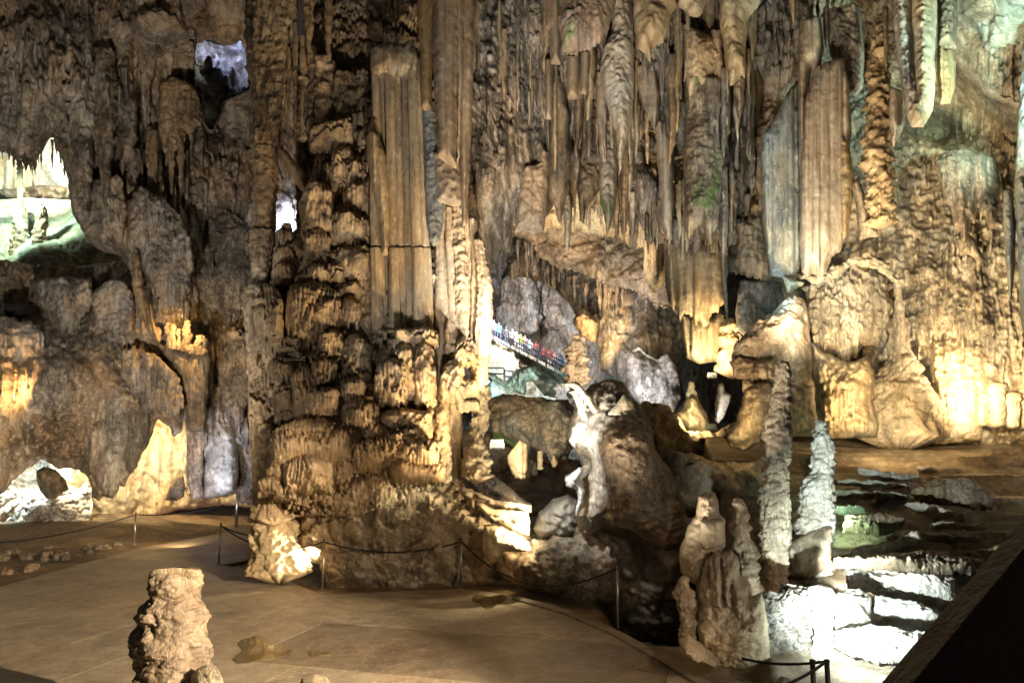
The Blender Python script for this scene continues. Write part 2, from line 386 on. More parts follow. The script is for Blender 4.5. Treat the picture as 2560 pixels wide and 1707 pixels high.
# ------------------------------------------------------------------ materials
def rock(name, a, b, dark=(.05, .04, .03), da=.5, speck=.5, streak=1.0, moss=None, rough=.58, bump=.5, scale=1.0, mossd=.55, hue=.62):
    m = bpy.data.materials.new(name); m.use_nodes = True; nt = m.node_tree; N = nt.nodes; L = nt.links
    bs = N['Principled BSDF']; geo = N.new('ShaderNodeNewGeometry')
    def mapped(sc):
        mp = N.new('ShaderNodeMapping'); mp.inputs['Scale'].default_value = sc; L.new(geo.outputs['Position'], mp.inputs['Vector']); return mp.outputs[0]
    def nz(sc, det=6, dist=0.0, rg=.55):
        n = N.new('ShaderNodeTexNoise'); n.inputs['Scale'].default_value = 1; n.inputs['Detail'].default_value = det; n.inputs['Roughness'].default_value = rg; n.inputs['Distortion'].default_value = dist
        L.new(mapped(sc), n.inputs['Vector']); return n.outputs['Fac']
    def rng(v, lo, hi, a0=0.0, b0=1.0):
        r = N.new('ShaderNodeMapRange'); r.inputs[1].default_value = lo; r.inputs[2].default_value = hi; r.inputs[3].default_value = a0; r.inputs[4].default_value = b0
        r.interpolation_type = 'SMOOTHSTEP'; L.new(v, r.inputs[0]); return r.outputs[0]
    def mix(f, c1, c2):
        x = N.new('ShaderNodeMix'); x.data_type = 'RGBA'
        L.new(f, x.inputs[0])
        for i, c in ((6, c1), (7, c2)):
            if isinstance(c, tuple): x.inputs[i].default_value = (*c, 1)
            else: L.new(c, x.inputs[i])
        return x.outputs[2]
    k = scale
    s1 = rng(nz((3.2*k, 3.2*k, (.30 if streak > .5 else 2.6)*k), 8, .4, .65), .38, .60)
    col = mix(s1, a, b)
    s2 = rng(nz((.9*k, .9*k, .55*k), 8, .6, .62), .48, .64, 0, da)
    col = mix(s2, col, dark)
    big = rng(nz((.55, .55, .4), 5, .8), .40, .60, .25, 1.15)
    def mul(v):
        q = N.new('ShaderNodeMath'); q.operation = 'MULTIPLY'; L.new(v, q.inputs[0]); L.new(big, q.inputs[1]); return q.outputs[0]
    s3 = rng(nz((7*k, 7*k, (2.0 if streak > .5 else 6)*k), 7, .6, .72), .47, .57, 0, speck)
    col = mix(mul(s3), col, tuple(.55*dk+.45*bb*.5 for dk, bb in zip(dark, b)))
    s5 = rng(nz((17*k, 17*k, (8 if streak > .5 else 15)*k), 5, .8, .75), .53, .60, 0, speck*1.2)
    col = mix(mul(s5), col, dark)
    s6 = rng(nz((13*k, 13*k, 6*k), 5, .5, .7), .56, .66, 0, .55)
    col = mix(s6, col, tuple(min(.85, v*1.5) for v in a))
    tint = mix(rng(nz((.33, .33, .22), 4, 1.0), .40, .60), (1.12, .97, .76), (.88, .97, 1.05))
    tm = N.new('ShaderNodeMix'); tm.data_type = 'RGBA'; tm.blend_type = 'MULTIPLY'; tm.inputs[0].default_value = hue
    L.new(col, tm.inputs[6]); L.new(tint, tm.inputs[7]); col = tm.outputs[2]
    if moss:
        s4 = rng(nz((.8, .8, .45), 7, .8, .62), mossd, mossd+.1, 0, .85); col = mix(s4, col, moss)
    L.new(col, bs.inputs['Base Color'])
    bs.inputs['Roughness'].default_value = rough; bs.inputs['Specular IOR Level'].default_value = .45
    bp = N.new('ShaderNodeBump'); st_ = N.new('ShaderNodeMath'); st_.operation = 'MULTIPLY'; L.new(big, st_.inputs[0]); st_.inputs[1].default_value = bump*1.1; L.new(st_.outputs[0], bp.inputs['Strength']); bp.inputs['Distance'].default_value = .11
    ad = N.new('ShaderNodeMath'); ad.operation = 'ADD'
    L.new(nz((14*k, 14*k, 9*k), 6, .4, .65), ad.inputs[0]); L.new(nz((45, 45, 30), 3, .2), ad.inputs[1])
    L.new(ad.outputs[0], bp.inputs['Height']); L.new(bp.outputs[0], bs.inputs['Normal'])
    return m
def plain(name, c, rough=.5, metal=0.0, emit=None, es=1.0):
    m = bpy.data.materials.new(name); m.use_nodes = True; b = m.node_tree.nodes['Principled BSDF']
    N = m.node_tree.nodes; L = m.node_tree.links
    n = N.new('ShaderNodeTexNoise'); n.inputs['Scale'].default_value = 22; n.inputs['Detail'].default_value = 4
    mx = N.new('ShaderNodeMix'); mx.data_type = 'RGBA'; mx.inputs[6].default_value = (*[v*.75 for v in c], 1); mx.inputs[7].default_value = (*[min(1, v*1.2) for v in c], 1)
    L.new(n.outputs['Fac'], mx.inputs[0]); L.new(mx.outputs[2], b.inputs['Base Color'])
    b.inputs['Roughness'].default_value = rough; b.inputs['Metallic'].default_value = metal
    if emit: b.inputs['Emission Color'].default_value = (*emit, 1); b.inputs['Emission Strength'].default_value = es
    return m
M = {}
M['tan'] = rock('tan_limestone', (.50, .39, .26), (.27, .20, .13), (.06, .045, .033), .6, .6)
M['pillar'] = rock('pillar_flowstone', (.56, .45, .31), (.36, .28, .19), (.11, .085, .06), .45, .55, streak=1)
M['grey'] = rock('grey_flowstone', (.52, .46, .39), (.28, .24, .20), (.05, .045, .042), .7, .65)
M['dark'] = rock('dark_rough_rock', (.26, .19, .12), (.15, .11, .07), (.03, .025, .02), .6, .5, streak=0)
M['brown'] = rock('brown_rough_rock', (.42, .33, .23), (.23, .175, .12), (.045, .036, .028), .65, .6, streak=0)
M['wall'] = rock('left_wall_limestone', (.56, .48, .385), (.29, .24, .185), (.045, .04, .034), .7, .6)
M['cream'] = rock('cream_calcite', (.62, .52, .36), (.44, .34, .21), (.16, .11, .06), .35, .2)
M['shaft'] = rock('smooth_fluted_calcite', (.58, .47, .32), (.40, .315, .215), (.16, .12, .08), .35, .35, bump=.18)
M['drape'] = rock('smooth_drapery_calcite', (.52, .43, .33), (.33, .26, .19), (.12, .09, .065), .4, .22, bump=.15)
M['white'] = rock('white_or_lit_calcite', (.68, .64, .56), (.48, .44, .37), (.14, .12, .10), .45, .35, streak=0)  # white rock; on lit ledges the pale tone also carries lamplight
M['gold'] = rock('golden_calcite', (.54, .40, .22), (.35, .25, .13), (.12, .08, .04), .4, .4)
M['blue'] = rock('blue_grey_curtain', (.40, .45, .46), (.36, .31, .22), (.07, .09, .11), .6, .5)
M['mossy'] = rock('mossy_limestone', (.40, .33, .25), (.26, .21, .15), (.04, .04, .035), .6, .6, moss=(.10, .17, .05), mossd=.54)
M['pink'] = rock('pink_mossy_limestone', (.56, .44, .36), (.40, .31, .25), (.08, .06, .05), .35, .55, streak=0, moss=(.14, .30, .07), mossd=.53)
M['green'] = rock('green_tinted_calcite', (.60, .62, .50), (.42, .42, .30), (.07, .08, .06), .5, .4, streak=0)  # on green-lit ledges and rocks the lamp tint is put into this colour
M['alcove'] = rock('chalky_or_lit_rubble', (.66, .62, .54), (.40, .35, .28), (.09, .07, .055), .6, .7, streak=0)  # chalky rock; on lit ledge and flank the pale tone also carries lamplight
M['stump'] = rock('pinkish_grey_stump', (.36, .28, .20), (.22, .165, .115), (.09, .07, .055), .5, .4, streak=0, hue=.2)
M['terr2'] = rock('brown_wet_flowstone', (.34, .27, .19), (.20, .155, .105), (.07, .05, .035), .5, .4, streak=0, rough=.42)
M['terr'] = rock('rimstone_crust', (.58, .52, .43), (.30, .245, .18), (.08, .06, .045), .6, .4, streak=0, rough=.45)
M['rwall'] = rock('right_wall_calcite', (.58, .48, .34), (.34, .265, .17), (.08, .06, .04), .7, .5, streak=0)
M['soil'] = rock('cave_soil', (.36, .26, .16), (.24, .17, .10), (.06, .045, .03), .5, .5, streak=0, bump=.8)
M['slab'] = rock('worn_stone_slab', (.45, .37, .275), (.35, .28, .20), (.17, .13, .095), .55, .3, streak=0, rough=.5, bump=.12, hue=.2)
M['slab_dark'] = rock('dark_stone_slab', (.30, .24, .18), (.23, .18, .13), (.08, .06, .045), .5, .3, streak=0, rough=.4, bump=.12, hue=.2)  # darker tone for a few chosen slabs
M['grout'] = rock('dark_grout', (.05, .04, .03), (.035, .028, .02), (.02, .015, .01), .5, .3, streak=0, hue=.2)
M['kerb'] = rock('stone_kerb', (.33, .27, .20), (.26, .21, .15), (.10, .08, .06), .4, .4, streak=0, bump=.2, hue=.2)
M['steel'] = plain('post_steel', (.42, .40, .37), .35, .9)
M['rope'] = plain('black_rope', (.012, .011, .010), .8)
M['wood'] = rock('dark_varnished_wood', (.085, .034, .018), (.04, .015, .008), (.01, .005, .004), .5, .3, rough=.4, bump=.15, hue=.2)
M['rail'] = plain('dark_rail_paint', (.02, .017, .015), .5)
M['black'] = plain('black_lamp_housing', (.015, .015, .016), .45)
M['wet'] = plain('puddle_water', (.20, .145, .07), .05)
# ================================================================== SETTING: ground
def grid_surface(name, xs, ys, zf, m):
    X, Y = np.meshgrid(xs, ys); Z = zf(X, Y); W = len(xs)
    I, J = np.meshgrid(np.arange(len(ys)-1), np.arange(W-1), indexing='ij'); b = I*W+J
    return mk(name, np.stack([X, Y, Z], -1).reshape(-1, 3), np.stack([b, b+1, b+W+1, b+W], -1).reshape(-1, 4), m)
def ground_z(X, Y):
    z = -.10+.05*fbm(X/1.5, Y/1.5, 0*X, 4, 3)+.02*fbm(X/.25, Y/.25, 0*X, 3, 5)
    pit = sm((X+1.2)/2.0)*sm((6.5-X+ (Y-10)*.25)/2.0)*sm((Y-(11.6+.0*X))/2.2)
    z = z-2.6*pit*sm((X-1.5)/1.5)
    z = z+sm((-X-9)/5)*sm((Y-20)/4)*.5
    return z
ST(grid_surface('cave_floor', np.arange(-26, 16, .21), np.arange(5, 34, .24), ground_z, M['soil']))
ST(grid_surface('far_cave_floor', np.arange(-60, 60, 1.5), np.arange(33.8, 120, 1.8), lambda X, Y: -.5+.3*fbm(X/4, Y/4, 0*X, 3, 8), M['soil']))

# walkway slabs
walk = [fl(*p) for p in ((-900, 1790), (-300, 1572), (0, 1466), (150, 1424), (330, 1374), (470, 1348), (562, 1330), (600, 1316), (640, 1316), (655, 1345), (640, 1395), (548, 1412), (600, 1418), (700, 1442), (760, 1468), (805, 1486), (980, 1478), (1152, 1471), (1220, 1478), (1290, 1494), (1420, 1530), (1545, 1584), (1650, 1640), (1760, 1707), (1880, 1790), (2060, 1960), (2200, 2300), (-1400, 2300))]
walk = [(p.x, p.y) for p in walk]
def clip(poly, nx, ny, c):
    out = []; n = len(poly)
    for i in range(n):
        p, q = poly[i], poly[(i+1) % n]; a = p[0]*nx+p[1]*ny-c; b = q[0]*nx+q[1]*ny-c
        if a >= 0: out.append(p)
        if (a >= 0) != (b >= 0): t = a/(a-b); out.append((p[0]+(q[0]-p[0])*t, p[1]+(q[1]-p[1])*t))
    return out
path = bpy.data.objects.new('walkway', None); COL.objects.link(path); path.location = (0, 10, 0); path['kind'] = 'structure'
ang = math.radians(-16); ux, uy = math.cos(ang), math.sin(ang); vx, vy = -uy, ux
rs = np.random.default_rng(4)
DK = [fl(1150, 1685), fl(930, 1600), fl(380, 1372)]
prism('path_bed', walk[::-1] if sum(walk[i][0]*walk[(i+1) % len(walk)][1]-walk[(i+1) % len(walk)][0]*walk[i][1] for i in range(len(walk))) < 0 else walk, -.09, -.022, M['grout'], path)
vv = 2.0; row = 0
while vv < 26:
    dv = 2.05+.4*rs.random(); uu = -22+rs.random()*2
    while uu < 10:
        du = 2.3+.7*rs.random(); g = .005
        P = clip(walk, ux, uy, uu+g); P = clip(P, -ux, -uy, -(uu+du-g)) if len(P) > 2 else P
        P = clip(P, vx, vy, vv+g) if len(P) > 2 else P
        P = clip(P, -vx, -vy, -(vv+dv-g)) if len(P) > 2 else P
        uu += du
        if len(P) > 2:
            A = abs(sum(P[i][0]*P[(i+1) % len(P)][1]-P[(i+1) % len(P)][0]*P[i][1] for i in range(len(P))))/2
            if A > .03:
                if sum(P[i][0]*P[(i+1) % len(P)][1]-P[(i+1) % len(P)][0]*P[i][1] for i in range(len(P))) < 0: P = P[::-1]
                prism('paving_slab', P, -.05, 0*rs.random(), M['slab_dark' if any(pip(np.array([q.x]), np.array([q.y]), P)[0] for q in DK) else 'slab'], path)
    vv += dv
# kerb strip along the outer edge
def strip(name, ctr, half, z0, z1, m, parent=None):
    L_, R_ = [], []
    for i, p in enumerate(ctr):
        a = Vector(ctr[max(i-1, 0)]); b = Vector(ctr[min(i+1, len(ctr)-1)]); d = (b-a).normalized(); n = Vector((-d.y, d.x))
        L_.append(Vector(p)+n*half); R_.append(Vector(p)-n*half)
    n = len(ctr); V = []
    for z in (z0, z1):
        V += [(p.x, p.y, z) for p in L_]+[(p.x, p.y, z) for p in R_]
    Q = []
    for i in range(n-1):
        Q += [(2*n+i, 3*n+i, 3*n+i+1, 2*n+i+1), (i, i+1, 3*n-n+i+1, 2*n+i), (n+i+1, n+i, 3*n+i, 3*n+i+1)]
    Q += [(0, 2*n, 3*n, n), (n-1, 2*n-1, 4*n-1, 3*n-1)]
    return mk(name, V, np.array(Q), m, parent, False)
ctr = [fl(*p) for p in ((1290, 1497), (1420, 1534), (1545, 1588), (1650, 1646), (1760, 1713), (1880, 1800), (2060, 1975))]
ST(strip('kerb', [(p.x, p.y) for p in ctr], .09, -.3, .035, M['kerb']))
# bedrock shelf below the kerb so that the edge drops into the pit
ctr2 = [fl(*p) for p in ((805, 1492), (980, 1484), (1152, 1477), (1290, 1500), (1420, 1540), (1545, 1596), (1650, 1656), (1760, 1726), (1880, 1816))]
ST(strip('path_edge', [(p.x, p.y-.12) for p in ctr2], .16, -2.8, -.012, M['dark']))

# ================================================================== SETTING: cave walls on the left
W1Y = Yf((0, 100, 21), (150, 250, 21.5), (260, 300, 22), (400, 60, 21.5), (580, 40, 21), (420, 300, 24.5), (560, 360, 27), (560, 600, 27), (420, 420, 25), (240, 550, 23.5), (200, 620, 25), (400, 600, 23), (400, 780, 23.6), (560, 780, 26.5),
         (60, 720, 25.5), (200, 720, 25.5), (0, 850, 22.5), (150, 950, 22.5), (300, 1050, 22.3), (250, 1180, 22.2), (60, 1120, 23), (420, 960, 24), (600, 950, 26.5), (600, 1200, 26.5))
wall1 = [(-200, -200), (740, -200), (740, 1280), (600, 1255), (590, 1235), (560, 1240), (505, 1245), (480, 1240), (470, 1200), (466, 1050), (461, 1042), (455, 1080), (432, 1095), (425, 1065), (408, 1058), (395, 1048), (388, 1062), (372, 1105), (350, 1145), (332, 1180), (322, 1195), (314, 1215), (300, 1212), (292, 1235), (280, 1248), (262, 1238), (246, 1252), (232, 1240), (224, 1205), (214, 1188), (195, 1176), (170, 1172), (140, 1172), (120, 1156), (104, 1145), (92, 1160), (70, 1168), (40, 1192), (8, 1232), (-200, 1320),
         (-200, 640), (0, 650), (120, 668), (250, 662), (305, 655), (300, 640), (248, 628), (212, 592), (184, 545), (172, 470), (160, 415), (146, 378), (131, 336), (120, 352), (106, 384), (97, 388), (86, 418), (62, 408), (30, 392), (0, 382), (-200, 376)]
hole = [(490, 108), (520, 101), (540, 111), (560, 116), (590, 110), (603, 98), (612, 122), (620, 170), (624, 222), (600, 236), (560, 252), (548, 288), (534, 326), (521, 322), (507, 300), (508, 243), (490, 228), (487, 180)]
ST(relief('cave_wall', wall1, W1Y, M['wall'], [
    ('lump', (560, 40, 90, 60, .9), (40, 30, 60, 40, .8), (80, 150, 50, 70, .5), (60, 300, 120, 70, .7), (150, 960, 90, 70, .5), (270, 1190, 50, 60, .5), (60, 1040, 40, 80, .4), (380, 130, 90, 45, .9), (340, 900, 80, 60, -.4)),
    ('n', .4, 2.2, 3.2, 4), ('b', .22, .55, .9, 4),
    ('drop', (262, 120, 528, 52, .75), (205, 130, 545, 60, .45), (225, 500, 600, 34, .4), (185, 330, 535, 34, .5), (300, 330, 480, 30, .4), (320, 360, 505, 26, .35), (350, 330, 470, 20, .35), (405, 200, 400, 34, .6), (428, 210, 480, 28, .6), (452, 200, 488, 20, .6), (470, 220, 350, 30, .5), (385, 330, 540, 22, .5), (372, 300, 520, 20, .4), (490, 220, 320, 26, .45), (276, -40, 52, 34, .7), (410, -60, 60, 32, .6), (440, -60, 50, 22, .5), (305, 0, 50, 9, .4), (105, -60, 95, 9, .5), (92, -60, 70, 8, .5), (300, 130, 330, 60, .35), (35, 160, 300, 34, .4), (75, 160, 335, 40, .45), (115, 200, 320, 36, .35), (150, 150, 300, 30, .35), (20, 250, 380, 30, .4), (100, 280, 390, 30, .4)),
    ('rain', -100, 20, 180, 340, 160, 8, 30, 40, 130, 1.3), ('rain', 170, 20, 490, 600, 330, 6, 26, 40, 180, 1.3), ('rain', 480, 330, 640, 780, 130, 8, 26, 30, 120, 1.1), ('rain', 480, -60, 640, 110, 30, 6, 20, 20, 60, 1.0),
    ('rain', 310, 500, 490, 800, 260, 5, 16, 25, 90, 1.2), ('rain', 0, 680, 350, 900, 230, 6, 20, 30, 130, 1.2), ('rain', 330, 890, 470, 1050, 130, 5, 12, 50, 140, 1.3), ('rain', 200, 1170, 310, 1240, 34, 6, 14, 30, 70, 1.1), ('rain', 480, 850, 640, 1100, 110, 6, 18, 30, 110, 1.1),
    ('pipe', .05, .16, 2.0), ('r', .06, .3, .7, 3), ('n', .03, .12, .2, 3)],
    step=4, T=1.1, R=1.2, holes=[hole], jag=5, back=False))
# lit walls seen through and under it
ST(relief('cave_wall', [(-260, 250), (330, 250), (330, 560), (-260, 560)], 33, M['white'], [('n', .6, 2, 3, 4), ('pipe', .25, .5, 4), ('b', .15, .5, .8, 4)], step=6, T=.5, R=1, jag=0, back=False))
ST(relief('cave_wall', [(430, 20), (700, 20), (700, 420), (430, 420)], 40, M['alcove'], [('n', 1.6, 2.4, 2.4, 5), ('b', .9, 1.0, 1.0, 4), ('b', .3, .4, .4, 3)], step=5, T=.5, R=1, jag=0, back=False))
ST(relief('cave_wall', [(640, 330), (800, 330), (800, 640), (640, 640)], 30, M['alcove'], [('n', .6, 1.2, 1.4, 4), ('b', .6, .5, .5, 4), ('b', .3, .2, .25, 3)], step=5, T=.4, R=1, jag=0, back=False))
ST(relief('cave_wall', [(120, 980), (300, 980), (480, 960), (720, 960), (720, 1280), (560, 1262), (450, 1275), (400, 1290), (300, 1320), (170, 1350), (130, 1340)], Yf((150, 1250, 26.2), (300, 1250, 27.2), (450, 1200, 28.6), (600, 1200, 30)), M['cream'],
    [('n', .4, 1.8, 2.6, 4), ('b', .22, .7, .9, 4), ('rain', 300, 1050, 470, 1230, 40, 10, 30, 60, 150, .6), ('n', .05, .2, .2, 3)], step=4.5, T=.6, R=1.0, jag=3, back=False))
ST(relief('cave_wall', [(-260, 1060), (40, 1080), (230, 1100), (230, 1300), (160, 1345), (0, 1362), (-260, 1400)], Yf((-100, 1200, 25.5), (100, 1130, 28), (100, 1320, 24.2)), M['alcove'], [('n', .4, 1.1, 1.1, 5), ('b', .5, .55, .45, 4), ('b', .18, .2, .16, 3), ('n', .08, .2, .2, 3)], step=4, T=.5, R=.7, jag=4, back=False))
# passage walls running back from the high hole to the lit rock
HP = np.array(hole, float); n_ = len(HP); rings = []
for k in range(9):
    t = k/8; cxy = HP.mean(0); sc_ = 1+.10*math.sin(t*3)+.12*t
    px_ = cxy[0]+(HP[:, 0]-cxy[0])*sc_+3*noise(np.arange(n_)*1.3, np.full(n_, k*1.7), .5, 3); py_ = cxy[1]+(HP[:, 1]-cxy[1])*sc_+3*noise(np.arange(n_)*1.3, np.full(n_, k*1.7), 2.5, 4)
    rings.append(at(px_, py_, 22+t*16))
ST(mk('cave_wall', np.concatenate(rings), np.array([(k*n_+i, k*n_+(i+1) % n_, (k+1)*n_+(i+1) % n_, (k+1)*n_+i) for k in range(8) for i in range(n_)]), M['grey']))
# upper left slope with green light
def slope_z(X, Y): return 0
sl = relief('rock_slope', [(-260, 512), (0, 500), (60, 494), (175, 500), (260, 560), (330, 640), (330, 700), (0, 690), (-260, 680)], Yf((0, 500, 31), (150, 505, 31), (0, 600, 27.5), (200, 620, 27), (100, 680, 25)), M['green'], [('n', .12, .9, .6, 5), ('b', .10, .35, .2, 4)], step=4, T=.3, R=.6, jag=2, back=False); ST(sl)
ST(relief('rock_ledge', [(-200, 490), (60, 470), (100, 462), (180, 470), (180, 512), (60, 500), (-200, 512)], 31.5, M['dark'], [('n', .25, .5, .4, 4), ('b', .2, .3, .3, 3)], step=4, T=.5, jag=3))

K(lathe('stalagmite', [(508, 42, 60), (530, 38, 64), (570, 34, 67), (600, 30, 69), (640, 28, 70), (668, 22, 76)], 27.2, M['tan'], [('tier', .07, .5), ('n', .05, .25, .3, 3)], step=3), 'stout dark stalagmite with a thin column rising from its tip on green-lit slope', 'stalagmite')
K(lathe('stalactite', [(385, 40, 58), (430, 43, 57), (512, 45, 58)], 27.4, M['tan'], [('n', .03, .2, .5, 3)], step=3), 'thin column reaching down onto the stout stalagmite against the bright white opening', 'stalactite')
K(lathe('stalagmite', [(511, 97, 107), (520, 93, 112), (560, 90, 114), (600, 86, 115), (606, 80, 119), (640, 80, 122), (662, 74, 128)], 27, M['tan'], [('tier', .07, .5), ('n', .05, .25, .3, 3)], step=3), 'round-topped free-standing dark stalagmite with broad foot on the green-lit slope', 'stalagmite')
# pale organ pipes behind the opening
o = relief('organ_pipe_curtain', [(-200, 385), (80, 390), (84, 480), (60, 500), (-200, 500)], 31.8, M['cream'], [('pipe', .35, .32, 5)], step=3.5, T=.3, R=.5)
K(o, 'pale ribbed drapery glowing behind the stalactite fringe of the white opening', 'drapery')
# stalactites of the fringe over the opening
rs = np.random.default_rng(8)
for i, (x, y1, w_) in enumerate([(6, 398, 9), (22, 402, 8), (34, 418, 9), (64, 432, 10), (77, 428, 9), (88, 440, 11), (96, 410, 7), (103, 424, 8), (131, 420, 5), (142, 395, 7), (152, 408, 8), (162, 440, 7), (-20, 405, 10)]):
    o = lathe('stalactite', [(y1-70, x-w_*.8, x+w_*.8), (y1-30, x-w_*.45, x+w_*.45), (y1, x-1, x+1)], 21.6+rs.random(), M['brown'], [('n', .03, .15, .4, 3)], step=4, nmin=8)
    K(o, 'short dark stalactite in the fringe hanging over the bright white opening', 'stalactite', 'stalactites over the white opening')
# long hanging stalactites over the recess
for x, y0, y1, w_, lab in [(428, 205, 486, 13, 'longest slim pale stalactite hanging beside the blue-lit hole'), (452, 215, 490, 10, 'second long pale stalactite of the pair hanging beside the blue-lit hole'), (385, 330, 548, 8, 'dark needle stalactite tapering down over the black recess'), (262, 140, 530, 24, 'broad tan stalactite like an inverted fir standing out from left wall'), (373, 320, 500, 7, 'slender stalactite left of the dark needle above black recess'), (475, 250, 352, 10, 'short pointed stalactite directly under the lower rim of blue-lit hole')]:
    o = lathe('stalactite', [(y0, x-w_, x+w_), (y0+(y1-y0)*.4, x-w_*.8, x+w_*.85), (y0+(y1-y0)*.8, x-w_*.35, x+w_*.4), (y1, x-1, x+1)], 22.0 if x < 300 else 22.8, M['tan'], [('pipe', .05, .12, 3), ('n', .05, .2, .8, 4)], step=3.5, nmin=10)
    K(o, lab, 'stalactite')
# orange shelf with small stalagmites
o = relief('flowstone_shelf', [(374, 765), (381, 790), (392, 830), (405, 858), (440, 872), (480, 882), (520, 878), (528, 900), (520, 945), (516, 1000), (512, 1080), (508, 1180), (506, 1246), (478, 1248), (468, 1200), (467, 1050), (462, 990), (452, 945), (430, 905), (402, 880), (385, 850), (374, 810)], Yf((400, 800, 23.2), (480, 880, 22.6), (480, 1240, 24.4)), M['tan'], [('pipe', .2, .17, 4), ('n', .14, .5, 1.2, 4), ('r', .05, .15, 1.5)], step=3.3, T=.3, jag=5, grain=.4)
K(o, 'orange-lit shelf pouring down as a ribbed column to the floor', 'flowstone')
for i, (x, y0, y1, w_, lab) in enumerate([(393, 818, 850, 6, 'leftmost small orange stalagmite on the lit shelf'), (421, 806, 870, 6, 'thin split orange stalagmite second from left on the lit shelf'), (433, 810, 872, 7, 'blunt orange stalagmite between the split one and tiny one on lit shelf'), (446, 822, 874, 4, 'tiny thin orange stalagmite in the middle of the lit shelf'), (468, 802, 880, 9, 'tallest glowing stalagmite on the orange-lit shelf'), (478, 862, 884, 8, 'low stub next to the tallest glowing stalagmite'), (503, 840, 888, 13, 'broad flat-topped glowing stalagmite at the right end of the orange shelf'), (459, 850, 878, 5, 'short stump left against tallest glowing stalagmite')]):
    K(lathe('stalagmite', [(y0, x-w_*.6, x+w_*.6), (y0+8, x-w_*.9, x+w_*.85), (y1, x-w_, x+w_*1.1)], 22.35, M['tan'], [('n', .07, .12, .25, 3), ('tier', .05, .3, .06)], step=2.6, nmin=12), lab, 'stalagmite')
K(relief('stalagmite', [(372, 762), (377, 760), (384, 800), (396, 836), (400, 856), (388, 850), (379, 815)], 22.3, M['gold'], [('n', .05, .2, .4, 3)], step=3, T=.15, jag=1), 'thin curved orange-lit blade rising at the left of the shelf', 'stalagmite')
# bluish lump, slit edge
K(relief('flowstone_mound', [(545, 1030), (570, 1010), (588, 1060), (594, 1130), (597, 1190), (590, 1225), (560, 1238), (520, 1246), (505, 1240), (508, 1170), (520, 1120), (530, 1070)], 25.2, M['white'], [('pipe', .12, .3, 4), ('tier', .2, 2.2, .3), ('n', .1, .5, .6, 4)], step=3.5, T=.8, jag=3), 'bluish-lit ribbed flowstone mound at the back of the path beside orange column', 'flowstone')
K(relief('boulder', [(90, 1175), (110, 1165), (140, 1175), (165, 1200), (172, 1225), (160, 1232), (140, 1246), (115, 1245), (100, 1225), (90, 1200)], 24.5, M['dark'], [('n', .12, .4, .4, 4), ('b', .1, .3, .3, 3)], step=3.5, T=.6, jag=3), 'dark boulder inside the white-lit alcove at lower left', 'boulder')
K(relief('rock_pillar', [(422, 1222), (440, 1190), (458, 1188), (463, 1215), (460, 1240), (440, 1252), (412, 1250)], 26, M['brown'], [('n', .1, .4, .5, 4)], step=3.5, T=.4, jag=2), 'small arched brown rock at the foot of the warm-lit back wall', 'rock')
# orange lit flutes at the left edge
o = relief('flowstone_curtain', [(-120, 880), (0, 870), (40, 905), (105, 910), (108, 960), (95, 1010), (62, 1060), (60, 1100), (-120, 1180)], Yf((-100, 950, 21.6), (60, 950, 21.9)), M['tan'], [('drop', (5, 880, 1000, 20, .5), (36, 890, 1020, 24, .5), (66, 900, 990, 12, .4), (88, 910, 1000, 22, .35)), ('n', .2, .7, 1.0, 4), ('b', .12, .3, .4, 4)], step=3.5, T=.5, jag=5)
K(o, 'orange-lit fluted curtain at the left edge above the rubbly canopy', 'drapery')
# rubble stones by the path
rs = np.random.default_rng(12)
for i in range(46):
    px = rs.uniform(-20, 330); py = rs.uniform(1345, 1450-.28*max(px, 0))
    p = fl(px, py, -.06); s = rs.uniform(.05, .17)*(1.3 if rs.random() < .2 else 1)
    n1 = 7; V = []; Q = []
    for a in range(4):
        ph = math.pi*(a+.5)/4
        for b in range(n1):
            t = 2*math.pi*b/n1; k = s*(.75+.5*rs.random()); V.append((p.x+k*math.sin(ph)*math.cos(t), p.y+k*math.sin(ph)*math.sin(t)*.8, p.z+.02+k*.7*math.cos(ph)))
    for a in range(3):
        for b in range(n1): Q.append((a*n1+b, (a+1)*n1+b, (a+1)*n1+(b+1) % n1, a*n1+(b+1) % n1))
    K(mk('stone', V, [np.array(Q), np.array([list(range(n1)), list(range(4*n1-1, 3*n1-1, -1))])], M['brown'], smooth=False), 'loose brown stone lying on the dirt beside the paved path', 'stone', 'loose stones beside the path')

# hanging masses of the left wall
def lefth(lab, poly, Y, m='wall', st=None, T=.45, cat='drapery', name=None, **k):
    o = relief(name or cat.replace(' ', '_'), poly, Y, M[m], st or [('n', .16, .6, 1.1, 4), ('pipe', .10, .17, 2.5, .6), ('pipe', .04, .08, 1.5), ('b', .05, .18, .3, 3)], step=k.pop('step', 3.6), T=T*.65, jag=k.pop('jag', 9), drip=k.pop('drip', 30), dw=k.pop('dw', 9), **k)
    return K(o, lab, cat)
FLT = [('n', .2, .7, 1.0, 4), ('tier', .40, .8, .10), ('b', .06, .2, .25, 3)]
lefth('brown fringed mass hanging directly above the bright white opening', [(-200, 120), (60, 100), (130, 150), (165, 220), (175, 330), (150, 370), (132, 320), (118, 340), (105, 375), (90, 408), (60, 400), (20, 385), (-200, 380)], 20.6)
lefth('ragged brown drapery right of the white opening, reaching down to green slope', [(160, 120), (225, 130), (235, 300), (228, 450), (225, 560), (212, 575), (200, 560), (186, 500), (178, 400), (166, 300)], 21.2)
lefth('broad tan fir-shaped drapery tapering to a single tip on left wall', [(232, 120), (282, 118), (296, 220), (288, 340), (276, 440), (266, 520), (258, 528), (248, 440), (240, 330)], 20.9, 'tan', drip=8)
lefth('narrow forked drapery between the fir-shaped one and the dark recess', [(296, 190), (330, 180), (345, 300), (340, 400), (344, 455), (334, 470), (318, 420), (305, 470), (296, 380)], 21.6)
